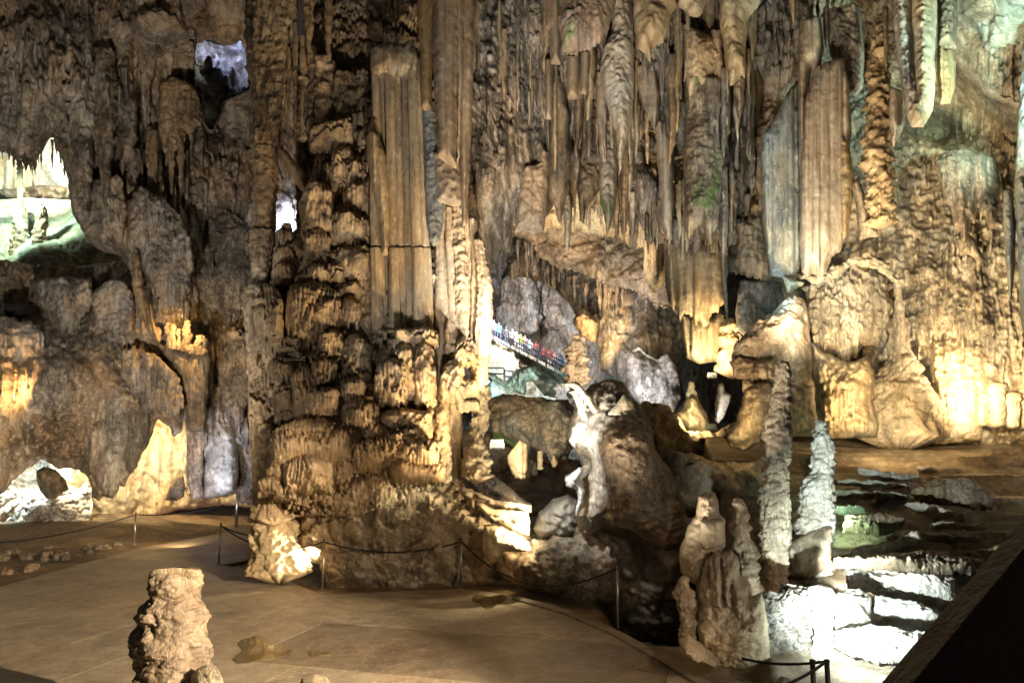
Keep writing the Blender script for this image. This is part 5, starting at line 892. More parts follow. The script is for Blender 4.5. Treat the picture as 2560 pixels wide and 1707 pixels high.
hang('stalactite', 'dark blue-grey spike hanging at far right over the brightest wall', [(2508, 480), (2530, 470), (2540, 560), (2536, 660), (2530, 745), (2524, 752), (2516, 680), (2510, 580)], 15.5, 'blue', None, T=.25, jag=2)
hang('drapery', 'blue-grey ribbed mass at the right edge beside the dark spike', [(2536, 420), (2580, -200), (2680, -200), (2660, 900), (2570, 880), (2552, 800), (2545, 640), (2538, 520)], 15.3, 'blue', [('pipe', .18, .26, 5), ('b', .1, .2, .25, 4)], T=.5)
# arch / hood group
hm = empty('flowstone_dome', at(2160, 1090, 18.4), 'big ribbed flowstone dome with overhanging hood standing at the right wall', 'flowstone')
relief('ribbed_dome', [(2012, 720), (2050, 700), (2080, 690), (2110, 668), (2150, 655), (2190, 668), (2216, 700), (2230, 750), (2232, 800), (2222, 850), (2205, 872), (2180, 880), (2150, 900), (2110, 920), (2060, 900), (2030, 860), (2018, 800)], 18.3, M['pillar'], [('pipe', .16, .22, 5, .5), ('rain', 2030, 730, 2220, 860, 70, 6, 16, 40, 120, .9), ('n', .15, .6, .6, 4), ('b', .12, .22, .25, 4), ('tier', .25, .8, .1)], step=3.6, T=.6, jag=11, drip=30, dw=10, parent=hm, tilt=.1)
relief('hood_rim', [(1990, 690), (2060, 680), (2120, 640), (2170, 636), (2220, 656), (2240, 700), (2262, 690), (2270, 720), (2240, 740), (2215, 690), (2180, 668), (2130, 668), (2090, 700), (2030, 725)], 17.8, M['cream'], [('n', .2, .5, .5, 4), ('b', .14, .22, .22, 4)], step=3.6, T=.28, jag=11, drip=30, dw=8, parent=hm)
relief('dome_base', [(2025, 850), (2060, 880), (2120, 905), (2170, 890), (2190, 930), (2180, 1000), (2200, 1060), (2195, 1096), (2060, 1096), (2048, 1000), (2030, 930)], 18.0, M['pillar'], [('tier', .3, 1.0, .14), ('rain', 2040, 980, 2190, 1080, 50, 5, 12, 40, 100, .9), ('n', .2, .7, .7, 4), ('b', .1, .25, .25, 4)], step=4, T=.9, jag=5, parent=hm)
lathe('rim_column', [(700, 2236, 2252), (780, 2240, 2256), (860, 2238, 2262), (880, 2236, 2266)], 17.9, M['pillar'], [('pipe', .05, .15, 5), ('n', .04, .2, .5, 3)], step=4, parent=hm)
K(lathe('stalagmite', [(795, 2241, 2262), (860, 2234, 2270), (900, 2222, 2284), (940, 2204, 2300), (980, 2176, 2326), (1010, 2152, 2336), (1050, 2140, 2338), (1090, 2146, 2336)], 18.3, M['pillar'], [('tier', .22, .55, .16), ('n', .12, .5, .4, 4)], step=3.8, squash=.7), 'cone-shaped scaly stalagmite glowing at its wide foot by right wall', 'stalagmite')
for (x, y0, y1, w_, lab) in [(2488, 962, 1062, 22, 'stout bright stub column at the foot of brightest wall'), (2455, 985, 1060, 14, 'short bright stub column left of the stout one'), (2530, 985, 1066, 18, 'bright stub column near the right edge beside the stout one'), (2570, 975, 1068, 18, 'stub column cut by the right edge of the view')]:
    K(lathe('stub_column', [(y0, x-w_, x+w_), (y0+14, x-w_*1.15, x+w_*1.15), (y0+22, x-w_, x+w_), (y1, x-w_*.9, x+w_*.95)], 18.4, M['cream'], [('pipe', .04, .2, 3), ('n', .04, .25, .4, 3)], step=4), lab, 'column')
relief('bright_shelf', [(2330, 850), (2400, 846), (2460, 860), (2480, 900), (2470, 1000), (2450, 1100), (2380, 1110), (2335, 1110), (2325, 960)], 18.6, M['cream'], [('rain', 2335, 860, 2470, 1040, 70, 6, 18, 50, 150, .8), ('n', .15, .6, .6, 4), ('b', .1, .2, .2, 4)], step=4, T=.5, jag=4, parent=hm)
# hood rock, left of the dome
hr = empty('hood_rock', at(1960, 1090, 16.6), 'rock with dark domed top and a lit drapery fringe behind the tall stalagmite', 'rock')
relief('rock_top', [(1826, 905), (1834, 870), (1870, 838), (1915, 806), (1950, 774), (1985, 758), (2016, 764), (2026, 850), (2032, 960), (1990, 975), (1940, 930), (1905, 950), (1870, 948), (1842, 935)], 16.8, M['brown'], [('n', .2, .8, .6, 4), ('b', .08, .25, .2, 4)], step=4, T=.9, jag=4, tilt=.5, parent=hr)
relief('drapery_fringe', [(1822, 905), (1850, 890), (1890, 905), (1930, 900), (1950, 950), (1945, 985), (1925, 975), (1900, 965), (1880, 980), (1866, 958), (1840, 950)], 16.2, M['tan'], [('rain', 1826, 905, 1945, 965, 60, 5, 10, 40, 90, 1.2), ('n', .18, .4, .4, 4)], step=3.3, T=.25, jag=6, drip=34, dw=7, parent=hr)
relief('rock_body', [(1900, 930), (1990, 940), (2034, 950), (2046, 1090), (1900, 1100), (1890, 1000)], 17.0, M['brown'], [('n', .25, .8, .8, 4), ('b', .15, .3, .3, 4)], step=4.5, T=.7, jag=5, parent=hr)
boulder('smooth olive boulder leaning below the hood rock fringe', [(1862, 975), (1895, 958), (1925, 955), (1940, 990), (1930, 1060), (1900, 1110), (1860, 1125), (1825, 1118), (1818, 1095), (1840, 1050)], 15.8, 'brown', [('n', .2, .8, .6, 4), ('b', .10, .3, .2, 4)], T=.6, jag=6, name='boulder')
# terrace of rimstone steps
def terr_z(X0, Y0):
    X = X0+.35*fbm(X0/1.6, Y0/1.6, 0*X0, 3, 51); Y = Y0+.40*fbm(X0/1.5, Y0/1.9, 0*X0, 3, 52)
    base = np.interp(Y, [7.5, 8.6, 9.5, 11, 13, 15, 17.5, 20, 24], [-.25, .15, .35, .75, 1.15, 1.75, 2.6, 3.05, 3.2])
    n = .5*fbm(X/3.0+.5, Y/2.0, 0*X, 4, 41, .48)+.16*fbm(X/.7, Y/.6, 0*X, 4, 42)
    s = base+.32*n+.05*(X-7)
    st = .125+.0*X; q = s/st; q = q+.22*np.sin(q*1.9+.6); fr = q-np.floor(q)
    c_ = np.floor(q); w_ = np.clip(.12+.25*h1(c_, 2)+1.3*np.clip(fbm(X/1.3, Y/1.1, c_*3.1, 3, 47)-.05, 0, 1), .08, 1)
    z = st*(c_+sm(fr/w_)*.9+.10*fr)+.03*np.abs(noise(X/.12, Y/.5, 0*X, 44))*sm(fr/w_)*(1-sm((fr-w_)/.2))
    k = sm((Y-16.5)/2)
    z = z*(1-k)+(base+.08*n)*k-.05
    edge = sm((X0-(2.55+.33*(Y0-9)*.55))/.5)
    z = z*edge+(-2.5)*(1-edge)
    return z+.012*fbm(X/.14, Y/.14, 0*X, 3, 43)
ST(grid_surface('rimstone_terrace', np.arange(2.2, 18, .06), np.arange(7.4, 23, .068), terr_z, M['terr2']))
rs = np.random.default_rng(33)
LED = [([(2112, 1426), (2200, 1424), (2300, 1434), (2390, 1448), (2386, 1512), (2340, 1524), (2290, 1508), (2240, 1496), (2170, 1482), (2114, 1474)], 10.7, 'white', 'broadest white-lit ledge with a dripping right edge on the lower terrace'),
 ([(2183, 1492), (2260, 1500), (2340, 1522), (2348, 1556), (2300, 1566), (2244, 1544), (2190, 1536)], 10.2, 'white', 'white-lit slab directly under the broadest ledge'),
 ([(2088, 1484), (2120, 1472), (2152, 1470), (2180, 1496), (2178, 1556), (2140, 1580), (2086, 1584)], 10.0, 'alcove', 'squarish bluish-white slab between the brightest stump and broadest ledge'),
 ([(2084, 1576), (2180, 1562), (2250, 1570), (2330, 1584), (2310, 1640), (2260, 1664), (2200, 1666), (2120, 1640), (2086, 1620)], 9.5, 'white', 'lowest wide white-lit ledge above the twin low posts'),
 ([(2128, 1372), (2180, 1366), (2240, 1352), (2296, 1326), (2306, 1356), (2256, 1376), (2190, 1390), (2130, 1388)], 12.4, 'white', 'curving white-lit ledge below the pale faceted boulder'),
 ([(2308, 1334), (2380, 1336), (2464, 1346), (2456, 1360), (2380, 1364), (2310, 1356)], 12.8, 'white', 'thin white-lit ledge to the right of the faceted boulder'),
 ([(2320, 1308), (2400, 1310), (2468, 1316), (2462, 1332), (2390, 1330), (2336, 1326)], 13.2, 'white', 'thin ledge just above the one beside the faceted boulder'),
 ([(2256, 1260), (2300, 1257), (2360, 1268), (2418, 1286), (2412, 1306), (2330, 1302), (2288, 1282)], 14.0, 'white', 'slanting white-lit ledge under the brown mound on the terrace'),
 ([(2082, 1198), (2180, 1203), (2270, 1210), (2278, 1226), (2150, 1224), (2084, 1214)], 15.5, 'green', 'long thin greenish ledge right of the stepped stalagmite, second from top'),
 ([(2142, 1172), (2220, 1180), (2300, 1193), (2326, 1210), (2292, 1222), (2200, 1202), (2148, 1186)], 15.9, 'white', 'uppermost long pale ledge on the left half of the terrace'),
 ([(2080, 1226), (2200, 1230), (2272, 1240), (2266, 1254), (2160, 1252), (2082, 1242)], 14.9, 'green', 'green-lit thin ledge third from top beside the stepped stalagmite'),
 ([(2082, 1264), (2130, 1266), (2174, 1276), (2166, 1292), (2084, 1290)], 14.2, 'green', 'short green-lit ledge lowest of the thin ones beside stepped stalagmite'),
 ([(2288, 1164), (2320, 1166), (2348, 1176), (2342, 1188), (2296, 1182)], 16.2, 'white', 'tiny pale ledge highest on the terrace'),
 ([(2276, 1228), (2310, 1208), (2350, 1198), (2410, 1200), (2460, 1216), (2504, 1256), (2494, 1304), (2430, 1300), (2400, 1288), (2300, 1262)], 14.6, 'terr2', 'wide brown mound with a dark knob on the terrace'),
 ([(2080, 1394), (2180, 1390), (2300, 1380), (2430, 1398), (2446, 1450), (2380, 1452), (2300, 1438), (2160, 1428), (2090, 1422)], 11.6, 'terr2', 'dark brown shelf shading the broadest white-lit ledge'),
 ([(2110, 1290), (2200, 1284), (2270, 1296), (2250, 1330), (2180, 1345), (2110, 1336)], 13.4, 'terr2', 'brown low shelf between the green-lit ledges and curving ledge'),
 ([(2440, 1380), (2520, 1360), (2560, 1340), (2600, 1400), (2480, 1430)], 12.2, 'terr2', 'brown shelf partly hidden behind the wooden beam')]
for P_, Y_, m_, lab in LED:
    K(relief('rimstone_ledge', P_, Y_, M[m_], [('n', .14, .5, .25, 4), ('pipe', .05, .09, 1.5, .8), ('b', .05, .2, .1, 3), ('rain', min(p[0] for p in P_), min(p[1] for p in P_)+10, max(p[0] for p in P_), max(p[1] for p in P_), 16, 6, 14, 14, 40, .6)], step=3.3, T=.26, R=.22, jag=7, drip=9, dw=7, tilt=.45), lab, 'ledge')
# front stalagmites
K(lathe('stalagmite', [(905, 1948, 1966), (930, 1945, 1976), (970, 1940, 1974), (1000, 1934, 1972), (1060, 1922, 1974), (1092, 1906, 1976), (1130, 1914, 1970), (1190, 1913, 1969), (1250, 1904, 1973), (1330, 1904, 1972), (1400, 1910, 1966), (1450, 1916, 1960), (1500, 1922, 1962), (1530, 1918, 1968)], 11.4, M['pillar'], [('b', .035, .14, .1, 4), ('tier', .035, .22, .05), ('n', .04, .3, .3, 4)], step=3.6, jag=.03), 'tallest slender stalagmite in front, leaning slightly and lit green-white at its foot', 'stalagmite')
K(lathe('stalagmite', [(1050, 2046, 2056), (1075, 2040, 2070), (1110, 2033, 2079), (1180, 2036, 2078), (1198, 2014, 2080), (1215, 2004, 2081), (1280, 2000, 2079), (1310, 1994, 2079), (1380, 1990, 2072), (1430, 1985, 2068)], 12.2, M['white'], [('b', .035, .14, .1, 4), ('tier', .045, .26, .06), ('n', .04, .3, .3, 4)], step=3.6, jag=.03), 'white-lit stepped stalagmite with a narrow upper half right of tallest one', 'stalagmite')
boulder('brown block at the foot of the white-lit stepped stalagmite', [(1960, 1360), (2000, 1340), (2060, 1310), (2082, 1320), (2080, 1390), (2060, 1430), (2010, 1450), (1970, 1440)], 12.0, 'pillar', [('pipe', .06, .12, 2), ('n', .08, .3, .3, 4)], T=.35, jag=3, name='rock', cat='rock')
K(lathe('stub_pillar', [(1470, 2032, 2076), (1490, 2030, 2080), (1540, 2034, 2084), (1580, 2036, 2082), (1640, 2030, 2084)], 10.0, M['white'], [('b', .05, .14, .1, 4), ('n', .05, .3, .3, 4)], step=3.6), 'brightest overexposed stump standing between floodlit terrace steps and low rope', 'stalagmite')
boulder('floodlit rock bank in front of the tallest stalagmite', [(1905, 1490), (1960, 1465), (2030, 1475), (2040, 1520), (2035, 1600), (2040, 1660), (1960, 1690), (1900, 1660), (1890, 1580)], 10.4, 'alcove', [('n', .2, .5, .3, 4), ('tier', .10, .25, .08), ('b', .10, .25, .12, 4)], T=.45, jag=14, tilt=.5, name='rock_bank', cat='rock bank')
for poly, lab in [([(2105, 1420), (2150, 1405), (2160, 1440), (2130, 1460)], 'small block under the upper bright terrace step'), ([(2235, 1340), (2270, 1322), (2300, 1332), (2305, 1362), (2275, 1375), (2250, 1365)], 'pale faceted boulder sitting on the middle terrace step'), ([(2090, 1400), (2125, 1390), (2135, 1430), (2100, 1440)], 'shaded block behind the brightest stump'), ([(2210, 1340), (2235, 1330), (2245, 1360), (2220, 1370)], 'brown block touching the pale faceted boulder'), ([(2350, 1240), (2400, 1210), (2430, 1230), (2420, 1260), (2370, 1265)], 'low rounded rock on the upper right of the terrace')]:
    boulder(lab, poly, 12.6 if poly[0][1] > 1380 else (13.2 if poly[0][1] > 1300 else 15.0), 'brown' if 'pale' not in lab else 'white', T=.25, jag=2, step=3.6)
boulder('green-lit leaning slab behind the twin front stalagmites', [(1836, 1182), (1860, 1176), (1890, 1190), (1905, 1215), (1895, 1240), (1870, 1238), (1850, 1215)], 13.6, 'green', T=.3, jag=2, step=3.6, name='slab', cat='slab')
boulder('green-lit small rock between the two front stalagmites', [(2000, 1150), (2020, 1135), (2038, 1145), (2036, 1190), (2010, 1190)], 13.6, 'green', T=.3, jag=2, step=3.6, name='rock', cat='rock')
# front stalagmite group
fg = empty('stalagmite_group', at(1820, 1640, 10.0), 'cluster of fused pink-brown stalagmites standing behind the low rope', 'stalagmite')
GP = [('b', .05, .2, .16, 4), ('n', .08, .3, .4, 4), ('tier', .035, .3, .05)]
relief('main_stalagmite', [(1748, 1240), (1762, 1226), (1785, 1232), (1796, 1260), (1798, 1288), (1814, 1296), (1812, 1365), (1790, 1400), (1770, 1450), (1735, 1460), (1702, 1430), (1698, 1380), (1722, 1310), (1738, 1290)], 10.4, M['pillar'], GP, step=3.6, T=.4, jag=4, parent=fg)
relief('pale_fluted_face', [(1752, 1300), (1812, 1296), (1814, 1360), (1790, 1376), (1760, 1380), (1748, 1340)], 10.05, M['cream'], [('pipe', .03, .05, 1), ('n', .05, .3, .3, 3)], step=3.6, T=.2, jag=3, drip=14, dw=5, parent=fg)
lathe('side_stalagmite', [(1248, 1828, 1856), (1262, 1825, 1864), (1330, 1834, 1866), (1380, 1846, 1888), (1440, 1846, 1892), (1490, 1858, 1898), (1540, 1862, 1900)], 10.3, M['pillar'], GP, step=3.6, parent=fg, jag=.04)
relief('central_lump', [(1760, 1400), (1785, 1378), (1830, 1376), (1848, 1395), (1850, 1440), (1880, 1460), (1890, 1520), (1870, 1600), (1820, 1640), (1770, 1640), (1740, 1560), (1744, 1470), (1755, 1430)], 10.0, M['pillar'], [('n', .16, .4, .5, 4), ('drop', (1790, 1400, 1560, 40, .14), (1820, 1390, 1500, 34, .12), (1850, 1440, 1600, 44, .14), (1770, 1480, 1620, 30, .12), (1810, 1540, 1640, 36, .10), (1880, 1480, 1600, 30, .1)), ('rain', 1750, 1390, 1885, 1620, 60, 7, 18, 30, 90, .7), ('b', .05, .16, .14, 3)], step=3.3, T=.4, jag=7, parent=fg)
lathe('slender_stalagmite', [(1440, 1704, 1716), (1470, 1698, 1726), (1520, 1700, 1732), (1570, 1708, 1746), (1620, 1714, 1760)], 9.9, M['pillar'], GP, step=3.6, parent=fg, jag=.05)
relief('group_base', [(1745, 1560), (1790, 1520), (1850, 1500), (1905, 1480), (1920, 1550), (1925, 1640), (1860, 1670), (1780, 1660), (1745, 1640)], 9.75, M['cream'], [('b', .1, .25, .2, 4), ('n', .1, .4, .4, 4), ('pipe', .04, .12, 1)], step=3.6, T=.35, jag=4, parent=fg)
boulder('low stone block in front of the fused stalagmite cluster', [(1698, 1600), (1720, 1586), (1760, 1610), (1800, 1650), (1790, 1670), (1740, 1650), (1700, 1625)], 9.5, 'pillar', T=.2, jag=2, step=3.6, name='stone_block', cat='block')
# near stump on the walkway
sp = empty('stump_stalagmite', (fl(430, 1780)[0], 7.9, 0), 'thick knobbly stump with a flat top standing on the paved floor', 'stalagmite')
lathe('stump', [(1427, 376, 494), (1436, 369, 500), (1460, 374, 499), (1486, 382, 492), (1494, 378, 493), (1510, 358, 503), (1535, 346, 508), (1560, 348, 502), (1578, 340, 503), (1600, 343, 516), (1640, 358, 517), (1665, 352, 516), (1700, 356, 514), (1800, 350, 530)], 7.9, M['stump'], [('b', .045, .24, .13, 3), ('n', .07, .35, .25, 4)], step=3.2, parent=sp, jag=.02, dome=.06, nmax=190, grain=.3)
relief('flat_top_rim', [(372, 1440), (380, 1428), (430, 1422), (480, 1426), (498, 1436), (480, 1446), (430, 1450), (390, 1448)], 7.75, M['pillar'], [('n', .03, .15, .1, 4)], step=3.2, T=.06, jag=2, parent=sp, tilt=1.5)
boulder('small rounded rock at the foot of the thick stump', [(478, 1690), (492, 1672), (515, 1660), (540, 1664), (556, 1690), (566, 1740), (478, 1740)], 7.6, 'pillar', [('b', .05, .14, .1, 4), ('n', .05, .2, .2, 4)], T=.16, jag=2, step=3.2, name='rock', cat='rock')
boulder('reddish rounded rock top rising at the very bottom of the view', [(745, 1712), (755, 1694), (785, 1684), (815, 1690), (832, 1716), (830, 1760), (745, 1760)], 7.9, 'pink' if False else 'brown', [('b', .03, .14, .1, 4), ('n', .03, .2, .2, 4)], T=.2, jag=1, step=3.2, name='rock', cat='rock')
boulder('orange-brown rock at the foot of the low rope posts', [(1930, 1705), (1955, 1688), (1985, 1700), (2000, 1740), (1930, 1745)], 8.6, 'brown', T=.15, jag=2, step=3.2, name='rock', cat='rock')
# ================================================================== rope barrier
def post(px, py, h, lab, r=.02, Z=0.0, mat='steel'):
    b = fl(px, py, Z)
    e = empty('rope_post', b, lab, 'post', 'posts of the rope barrier')
    tube('pole', [b, b+Vector((0, 0, h))], r, M[mat], e, 10)
    tube('base_plate', [b+Vector((0, 0, .001)), b+Vector((0, 0, .014))], r*3, M[mat], e, 14)
    tube('cap', [b+Vector((0, 0, h)), b+Vector((0, 0, h+.03))], [r*1.25, r*.8], M['black'], e, 10)
    tube('rope_eye', [b+Vector((0, -r, h-.03)), b+Vector((0, -r-.025, h-.03))], .012, M['black'], e, 8)
    return b+Vector((0, 0, h-.03))
tA = post(335, 1361, .86, 'rope post at the dirt edge of the path, before the warm-lit back wall')
tB = post(547, 1409, .92, 'slim rope post on the paving left of the glowing stub')
tC = post(806, 1481, .98, 'rope post at the left corner of the column mound')
tD = post(1152, 1470, .93, 'rope post in front of the right end of column mound')
tE = post(1546, 1581, .99, 'rope post on the curved kerb before the black pit')
tF = post(590, 1318, 1.35, 'thick bluish post with a domed cap at the end of path', r=.05)
def rope(a, b, sag, lab, r=.016, n=18):
    pts = []
    for i in range(n+1):
        t = i/n; p = a.lerp(b, t); p.z -= sag*4*t*(1-t); pts.append(p)
    K(tube('barrier_rope', pts, r, M['rope'], None, 6), lab, 'rope')
off = at(-120, 1358, 19.5); rope(Vector(off), tA, .22, 'black rope running from the left edge to the dirt-side post')
rope(tA, Vector(at(560, 1262, 25.2)), .12, 'black rope from the dirt-side post back toward the orange column')
rope(tB, tC, .30, 'black rope hanging across the glowing stub to the column mound')
rope(tC, tD, .20, 'black rope sagging along the face of the column mound')
rope(tD, tE, .52, 'longest sagging black rope crossing before the low rock shelf')
rope(tB, Vector(at(642, 1340, 17.6)), .05, 'short black rope from the slim post to the glowing stub')
tG = Vector(at(2066, 1652, 8.6)); rope(Vector(at(1700, 1580, 10.2)), tG, .16, 'low black rope curving round the fused stalagmite cluster')
rope(tG, Vector(at(1960, 1712, 8.0)), .02, 'black rope end slanting down from the low brown post')
for x, lab in [(2031, 'brown low post left of the pair below the floodlit terrace'), (2067, 'dark low post right of the pair below the floodlit terrace')]:
    p = Vector(at(x, 1652, 8.6)); e = empty('low_post', (p.x, p.y, p.z-1.0), lab, 'post')
    tube('pole', [p-Vector((0, 0, 1.0)), p], .03, M['wood' if x < 2040 else 'rail'], e, 8); tube('cap', [p, p+Vector((0, 0, .02))], [.036, .03], M['rail'], e, 8)
# near wooden beam across the corner
a = Vector(at(2640, 1240, 2.2)); b = Vector(at(2120, 1860, 1.75)); a, b = a-(b-a)*.9, b+(b-a)*1.3
hb = empty('wooden_handrail', b, 'dark reddish wooden beam crossing the lower right corner close to viewer', 'handrail')
d = (b-a).normalized(); sd = d.cross(Vector((0, 1, 0))).normalized(); up = sd.cross(d)
def beam(name, o0, hw, hh, parent, m='wood'):
    V = []
    ch = .15
    prof = [(-1, -1+ch), (-1+ch, -1), (1-ch, -1), (1, -1+ch), (1, 1-ch), (1-ch, 1), (-1+ch, 1), (-1, 1-ch)]
    for e_ in (a, b):
        for (s_, t_) in prof: V.append(tuple(e_+sd*(o0+hw*s_)+up*hh*t_))
    n = 8; Q = np.array([(i, (i+1) % n, n+(i+1) % n, n+i) for i in range(n)])
    return mk(name, V, [Q, np.array([list(range(n))[::-1], list(range(n, 2*n))])], M[m], parent, False)
beam('beam', .18 if sd.x > 0 else -.18, .185, .05, hb)
beam('lower_rail', .46 if sd.x > 0 else -.46, .05, .03, hb)
# puddles and damp stains
def blob(name, px, py, rx, ry, m, lab, seed, z=.006):
    n = 22; P = []
    for k in range(n):
        t = 2*math.pi*k/n; q = 1+.25*math.sin(3*t+seed)+.15*math.sin(5*t+seed*2); p = fl(px+rx*q*math.cos(t), py+ry*q*math.sin(t), z); P.append((p.x, p.y))
    return K(prism(name, P[::-1], .0025, z, m, None), lab, 'puddle' if name == 'puddle' else 'damp patch')
blob('puddle', 648, 1625, 62, 32, M['wet'], 'largest golden puddle on the paving right of the thick stump', 1)
blob('puddle', 795, 1632, 28, 7, M['wet'], 'small bluish puddle on the paving beside the largest one', 2)
blob('puddle', 1222, 1500, 42, 15, M['wet'], 'shiny puddle by the kerb below the right rope post', 3)
DAMP = rock('damp_stone', (.20, .15, .10), (.16, .12, .08), (.05, .04, .03), .4, .2, streak=0, rough=.35, bump=.1)
blob('damp_patch', 1330, 1588, 24, 8, DAMP, 'dark round stain in the middle of the paving', 4)
blob('damp_patch', 1622, 1671, 20, 8, DAMP, 'faint dark stain near the curved kerb', 5)
blob('damp_patch', 705, 1460, 10, 3, DAMP, 'tiny dark stain near the glowing stub', 6, .0055)
# ================================================================== lamps one can see
def fixture(px, py, Y, lab, s=.22, face=(0, -1, 0)):
    c = Vector(at(px, py, Y)); e = empty('floodlight', c-Vector((0, 0, s*.7)), lab, 'floodlight')
    x, y, z = c
    box('housing', (x-s, y-s*.3, z-s*.6), (x+s, y+s*.4, z+s*.6), M['black'], e)
    box('glass', (x-s*.8, y-s*.36, z-s*.42), (x+s*.8, y-s*.305, z+s*.42), M['glass'], e)
    for k in (-1, 1): box('bracket', (x+k*s*1.02-.02, y-.03, z-s*.75), (x+k*s*1.02+.02, y+.03, z+s*.1), M['black'], e)
    box('foot', (x-s*1.05, y-.06, z-s*.8), (x+s*1.05, y+.06, z-s*.755), M['black'], e)
M['glass'] = plain('lamp_glass', (.03, .03, .028), .2)
fixture(1243, 1108, 20.5, 'black floodlight box by the small lit dripstone fringe', .17)
fixture(1779, 938, 21.8, 'small black floodlight on the ledge under the golden pipes', .12)
fixture(1778, 1066, 20.2, 'pale floodlight at the foot of the golden rubble mound', .13)
fixture(40, 775, 22.6, 'grey floodlight box tucked on the dark ledge at upper left', .3)
for (px, py, lab) in [(735, 898, 'slim grey strip lamp lying on the tiers left of the column'), (988, 908, 'slim grey strip lamp lying on the tiers near the fluted shafts')]:
    c = Vector(at(px, py, 14.3)); e = empty('strip_lamp', c, lab, 'lamp'); box('housing', tuple(c-Vector((.17, .05, .02))), tuple(c+Vector((.17, .05, .02))), M['steel'], e); box('diffuser', tuple(c+Vector((-.15, -.056, -.012))), tuple(c+Vector((.15, -.0505, .012))), M['glass'], e)
# sign stand in the middle
c = Vector(at(1640, 1160, 15.6)); e = empty('sign_stand', c, 'thin sign stand with a tilted board at the edge of the dark slope', 'sign stand')
tube('pole', [c, c+Vector((0, 0, .62))], .015, M['rail'], e, 8); tube('brace', [c+Vector((.1, 0, 0)), c+Vector((.02, 0, .45))], .012, M['rail'], e, 6)
cc = c+Vector((.02, 0, .66)); box('board', tuple(cc-Vector((.16, .03, .012))), tuple(cc+Vector((.16, .03, .012))), M['steel'], e)
# cable on the right floor
pts = []
rs = np.random.default_rng(5)
for k in range(14):
    x = 2090+k*12; y = 1104+9*math.sin(k*.8); p = Vector(at(x, y, 18.4)); p.z = float(terr_z(np.array([p.x]), np.array([p.y]))[0])+.03; pts.append(p)
K(tube('cable', pts, .014, M['rope'], None, 6), 'thin dark cable snaking over the terrace below the cone stalagmite', 'cable')
# ================================================================== stairs with visitors, far chamber
sx = empty('visitor_stairs', at(1330, 880, 74), 'pale stone stairs descending along the brown ridge in distant chamber', 'stairs')
A = Vector(at(1214, 832, 75.0)); B = Vector(at(1430, 946, 71.6))
NS = 40
for k in range(NS):
    t = k/NS; p = A.lerp(B, t); q = A.lerp(B, (k+1)/NS)
    box('step', (p.x, p.y-.9, p.z-.35), (q.x-.004, p.y+1.4, p.z-.04), M['alcove'], sx)
rl = empty('stair_railing', A, 'dark two-bar railing running down beside the lit visitor stairs', 'railing')
off2 = Vector((0, -1.1, 0))
for hh in (.98, .5): tube('rail', [A+off2+Vector((0, 0, hh)), A.lerp(B, .27)+off2+Vector((0, 0, hh)), A.lerp(B, .5)+off2+Vector((0, 0, hh)), B+off2+Vector((0, 0, hh))], .06, M['rail'], rl, 6)
for k in range(11): p = A.lerp(B, k/10)+off2; tube('post', [p+Vector((0, 0, -.3)), p+Vector((0, 0, 1.0))], .035, M['rail'], rl, 6)
def person_mesh(name, pose, m, hairm, pantsm):
    # continuous body by lofted rings: legs fuse into the torso
    SEG = 8; V = []; Q = []
    def ring(c, rx, ry):
        i = len(V)
        for k in range(SEG): t = 2*math.pi*k/SEG; V.append((c[0]+rx*math.cos(t), c[1]+ry*math.sin(t), c[2]))
        return i
    def loft(R_):
        ids = [ring(*r) for r in R_]
        for a_, b_ in zip(ids, ids[1:]):
            for k in range(SEG): Q.append((a_+k, a_+(k+1) % SEG, b_+(k+1) % SEG, b_+k))
        return ids
    return V, Q, loft
def person(pos, shirt, pants, lab, step_=.12, arm=.1):
    e = empty('person', pos, lab, 'person', None)
    def lo(nm, rings, m):
        V = []; Q = []; SEG = 8
        for (cx_, cy_, cz_, rx, ry) in rings:
            for k in range(SEG): t = 2*math.pi*k/SEG; V.append((pos.x+cx_+rx*math.cos(t), pos.y+cy_+ry*math.sin(t), pos.z+cz_))
        for i in range(len(rings)-1):
            for k in range(SEG): Q.append((i*SEG+k, i*SEG+(k+1) % SEG, (i+1)*SEG+(k+1) % SEG, (i+1)*SEG+k))
        n = len(rings); return V, Q, [list(range(SEG))[::-1], list(range((n-1)*SEG, n*SEG))]
    def join(nm, lofts, m):
        V = []; Q = []; C = []
        for v, q, c in lofts:
            o_ = len(V); V += v; Q += [tuple(i+o_ for i in f) for f in q]; C += [[i+o_ for i in f] for f in c]
        return mk(nm, V, [np.array(Q), np.array(C)], m, e)
    s = step_
    join('body', [lo('', [(0, 0, .80, .17, .12), (0, 0, .95, .16, .12), (0, 0, 1.15, .17, .12), (0, 0, 1.35, .21, .13), (0, 0, 1.44, .16, .10), (0, 0, 1.48, .06, .06), (0, -.01, 1.54, .055, .06), (0, -.02, 1.60, .085, .10), (0, -.02, 1.68, .09, .11), (0, -.01, 1.74, .05, .06)], None),
        lo('', [(-.22, 0, 1.42, .05, .05), (-.25, -.02, 1.15, .045, .045), (-.24, -arm, .92, .035, .035), (-.23, -arm-.03, .82, .04, .025)], None), lo('', [(.22, 0, 1.42, .05, .05), (.25, -.02, 1.15, .045, .045), (.24, -arm*1.4, .94, .035, .035), (.23, -arm*1.4-.03, .84, .04, .025)], None)], shirt)
    join('trousers', [lo('', [(-.09-s, -.06, .03, .055, .06), (-.09-s*.6, 0, .45, .065, .07), (-.085, 0, .86, .095, .10)], None), lo('', [(.09+s, .03, .03, .055, .06), (.09+s*.6, -.03, .45, .065, .07), (.085, 0, .86, .095, .10)], None)], pants)
    join('hair', [lo('', [(0, 0, 1.62, .09, .115), (0, 0, 1.70, .10, .12), (0, 0, 1.77, .07, .08)], None)], M['rail'])
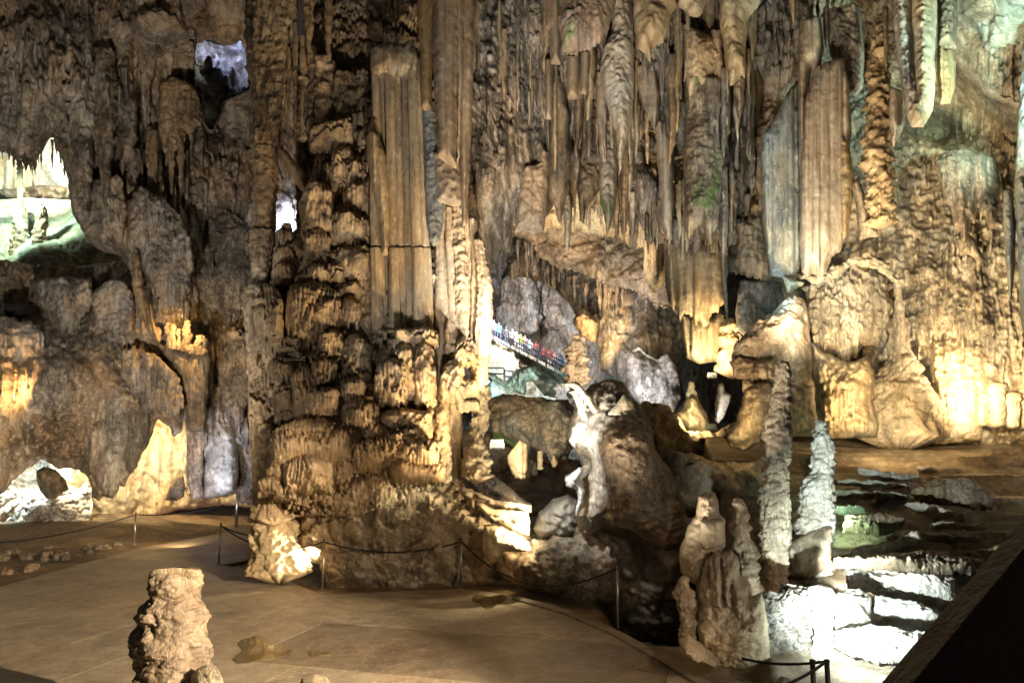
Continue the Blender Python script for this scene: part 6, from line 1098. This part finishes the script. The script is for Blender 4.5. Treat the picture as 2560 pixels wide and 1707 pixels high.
CL = {k: plain('cloth_'+k, c, .85) for k, c in dict(white=(.5, .5, .52), red=(.28, .07, .06), blue=(.08, .11, .2), teal=(.05, .25, .25), green=(.35, .45, .10), black=(.03, .03, .035), pink=(.36, .22, .24), jeans=(.07, .09, .14), tan=(.45, .33, .22)).items()}
PP = [(1222, 'tan', 'black', 'person in tan at the top of the stairs, half behind the side column'), (1236, 'white', 'jeans', 'person in white near the top of the stairs'), (1249, 'teal', 'jeans', 'person in teal leaning at the upper railing'), (1268, 'black', 'jeans', 'dark-haired person in black on the upper stairs'), (1284, 'tan', 'black', 'person in tan right of the one in black on stairs'),
      (1294, 'white', 'white', 'person dressed all in white on the stairs'), (1306, 'green', 'white', 'person in yellow-green top on the stairs'), (1316, 'pink', 'jeans', 'person in pink beside the one in yellow-green'), (1328, 'white', 'jeans', 'person in white at the middle landing'),
      (1343, 'red', 'jeans', 'person in red and jeans first below the landing'), (1350, 'black', 'jeans', 'person in black and jeans below the landing'), (1362, 'red', 'black', 'person in red and dark trousers below the landing'), (1376, 'red', 'white', 'person in red and white trousers on the lower stairs'), (1390, 'pink', 'jeans', 'person in pink on the lower stairs'), (1404, 'blue', 'black', 'person in blue lowest on the stairs before the gold stack')]
for i, (px, s_, p_, lab) in enumerate(PP):
    t = (px-1214)/216.0; q = A.lerp(B, t); k = math.floor(t*NS); z = A.lerp(B, k/NS).z-.04
    person(Vector((q.x, q.y-.2+.5*((i*7) % 3)/2, z)), CL[s_], CL[p_], lab, .03+.04*(i % 3), .05+.06*(i % 2))
for i, (px, py, s_, lab) in enumerate([(1488, 958, 'blue', 'person in blue right of the gold-and-black stack'), (1502, 962, 'pink', 'person in pink behind the leaning rock'), (1520, 960, 'white', 'person in white farthest right behind leaning rock'), (1540, 965, 'blue', 'person in dark blue under the grey fringe wall')]):
    p = Vector(at(px, py, 68)); person(p-Vector((0, 0, 1.5)), CL[s_], CL['jeans'], lab)
# lower railing by the white-lit hollow
r2 = empty('walkway_railing', at(1225, 940, 64), 'thin brown railing stepping down before the white-lit hollow', 'railing')
P2 = [Vector(at(x, y, 64)) for x, y in ((1216, 919), (1260, 920), (1262, 926), (1282, 928), (1296, 938))]
tube('rail', P2, .06, M['wood'], r2, 6); tube('rail', [p-Vector((0, 0, .5)) for p in P2], .07, M['rail'], r2, 6)
for p in P2: tube('post', [p-Vector((0, 0, 1.0)), p], .05, M['wood'], r2, 6)
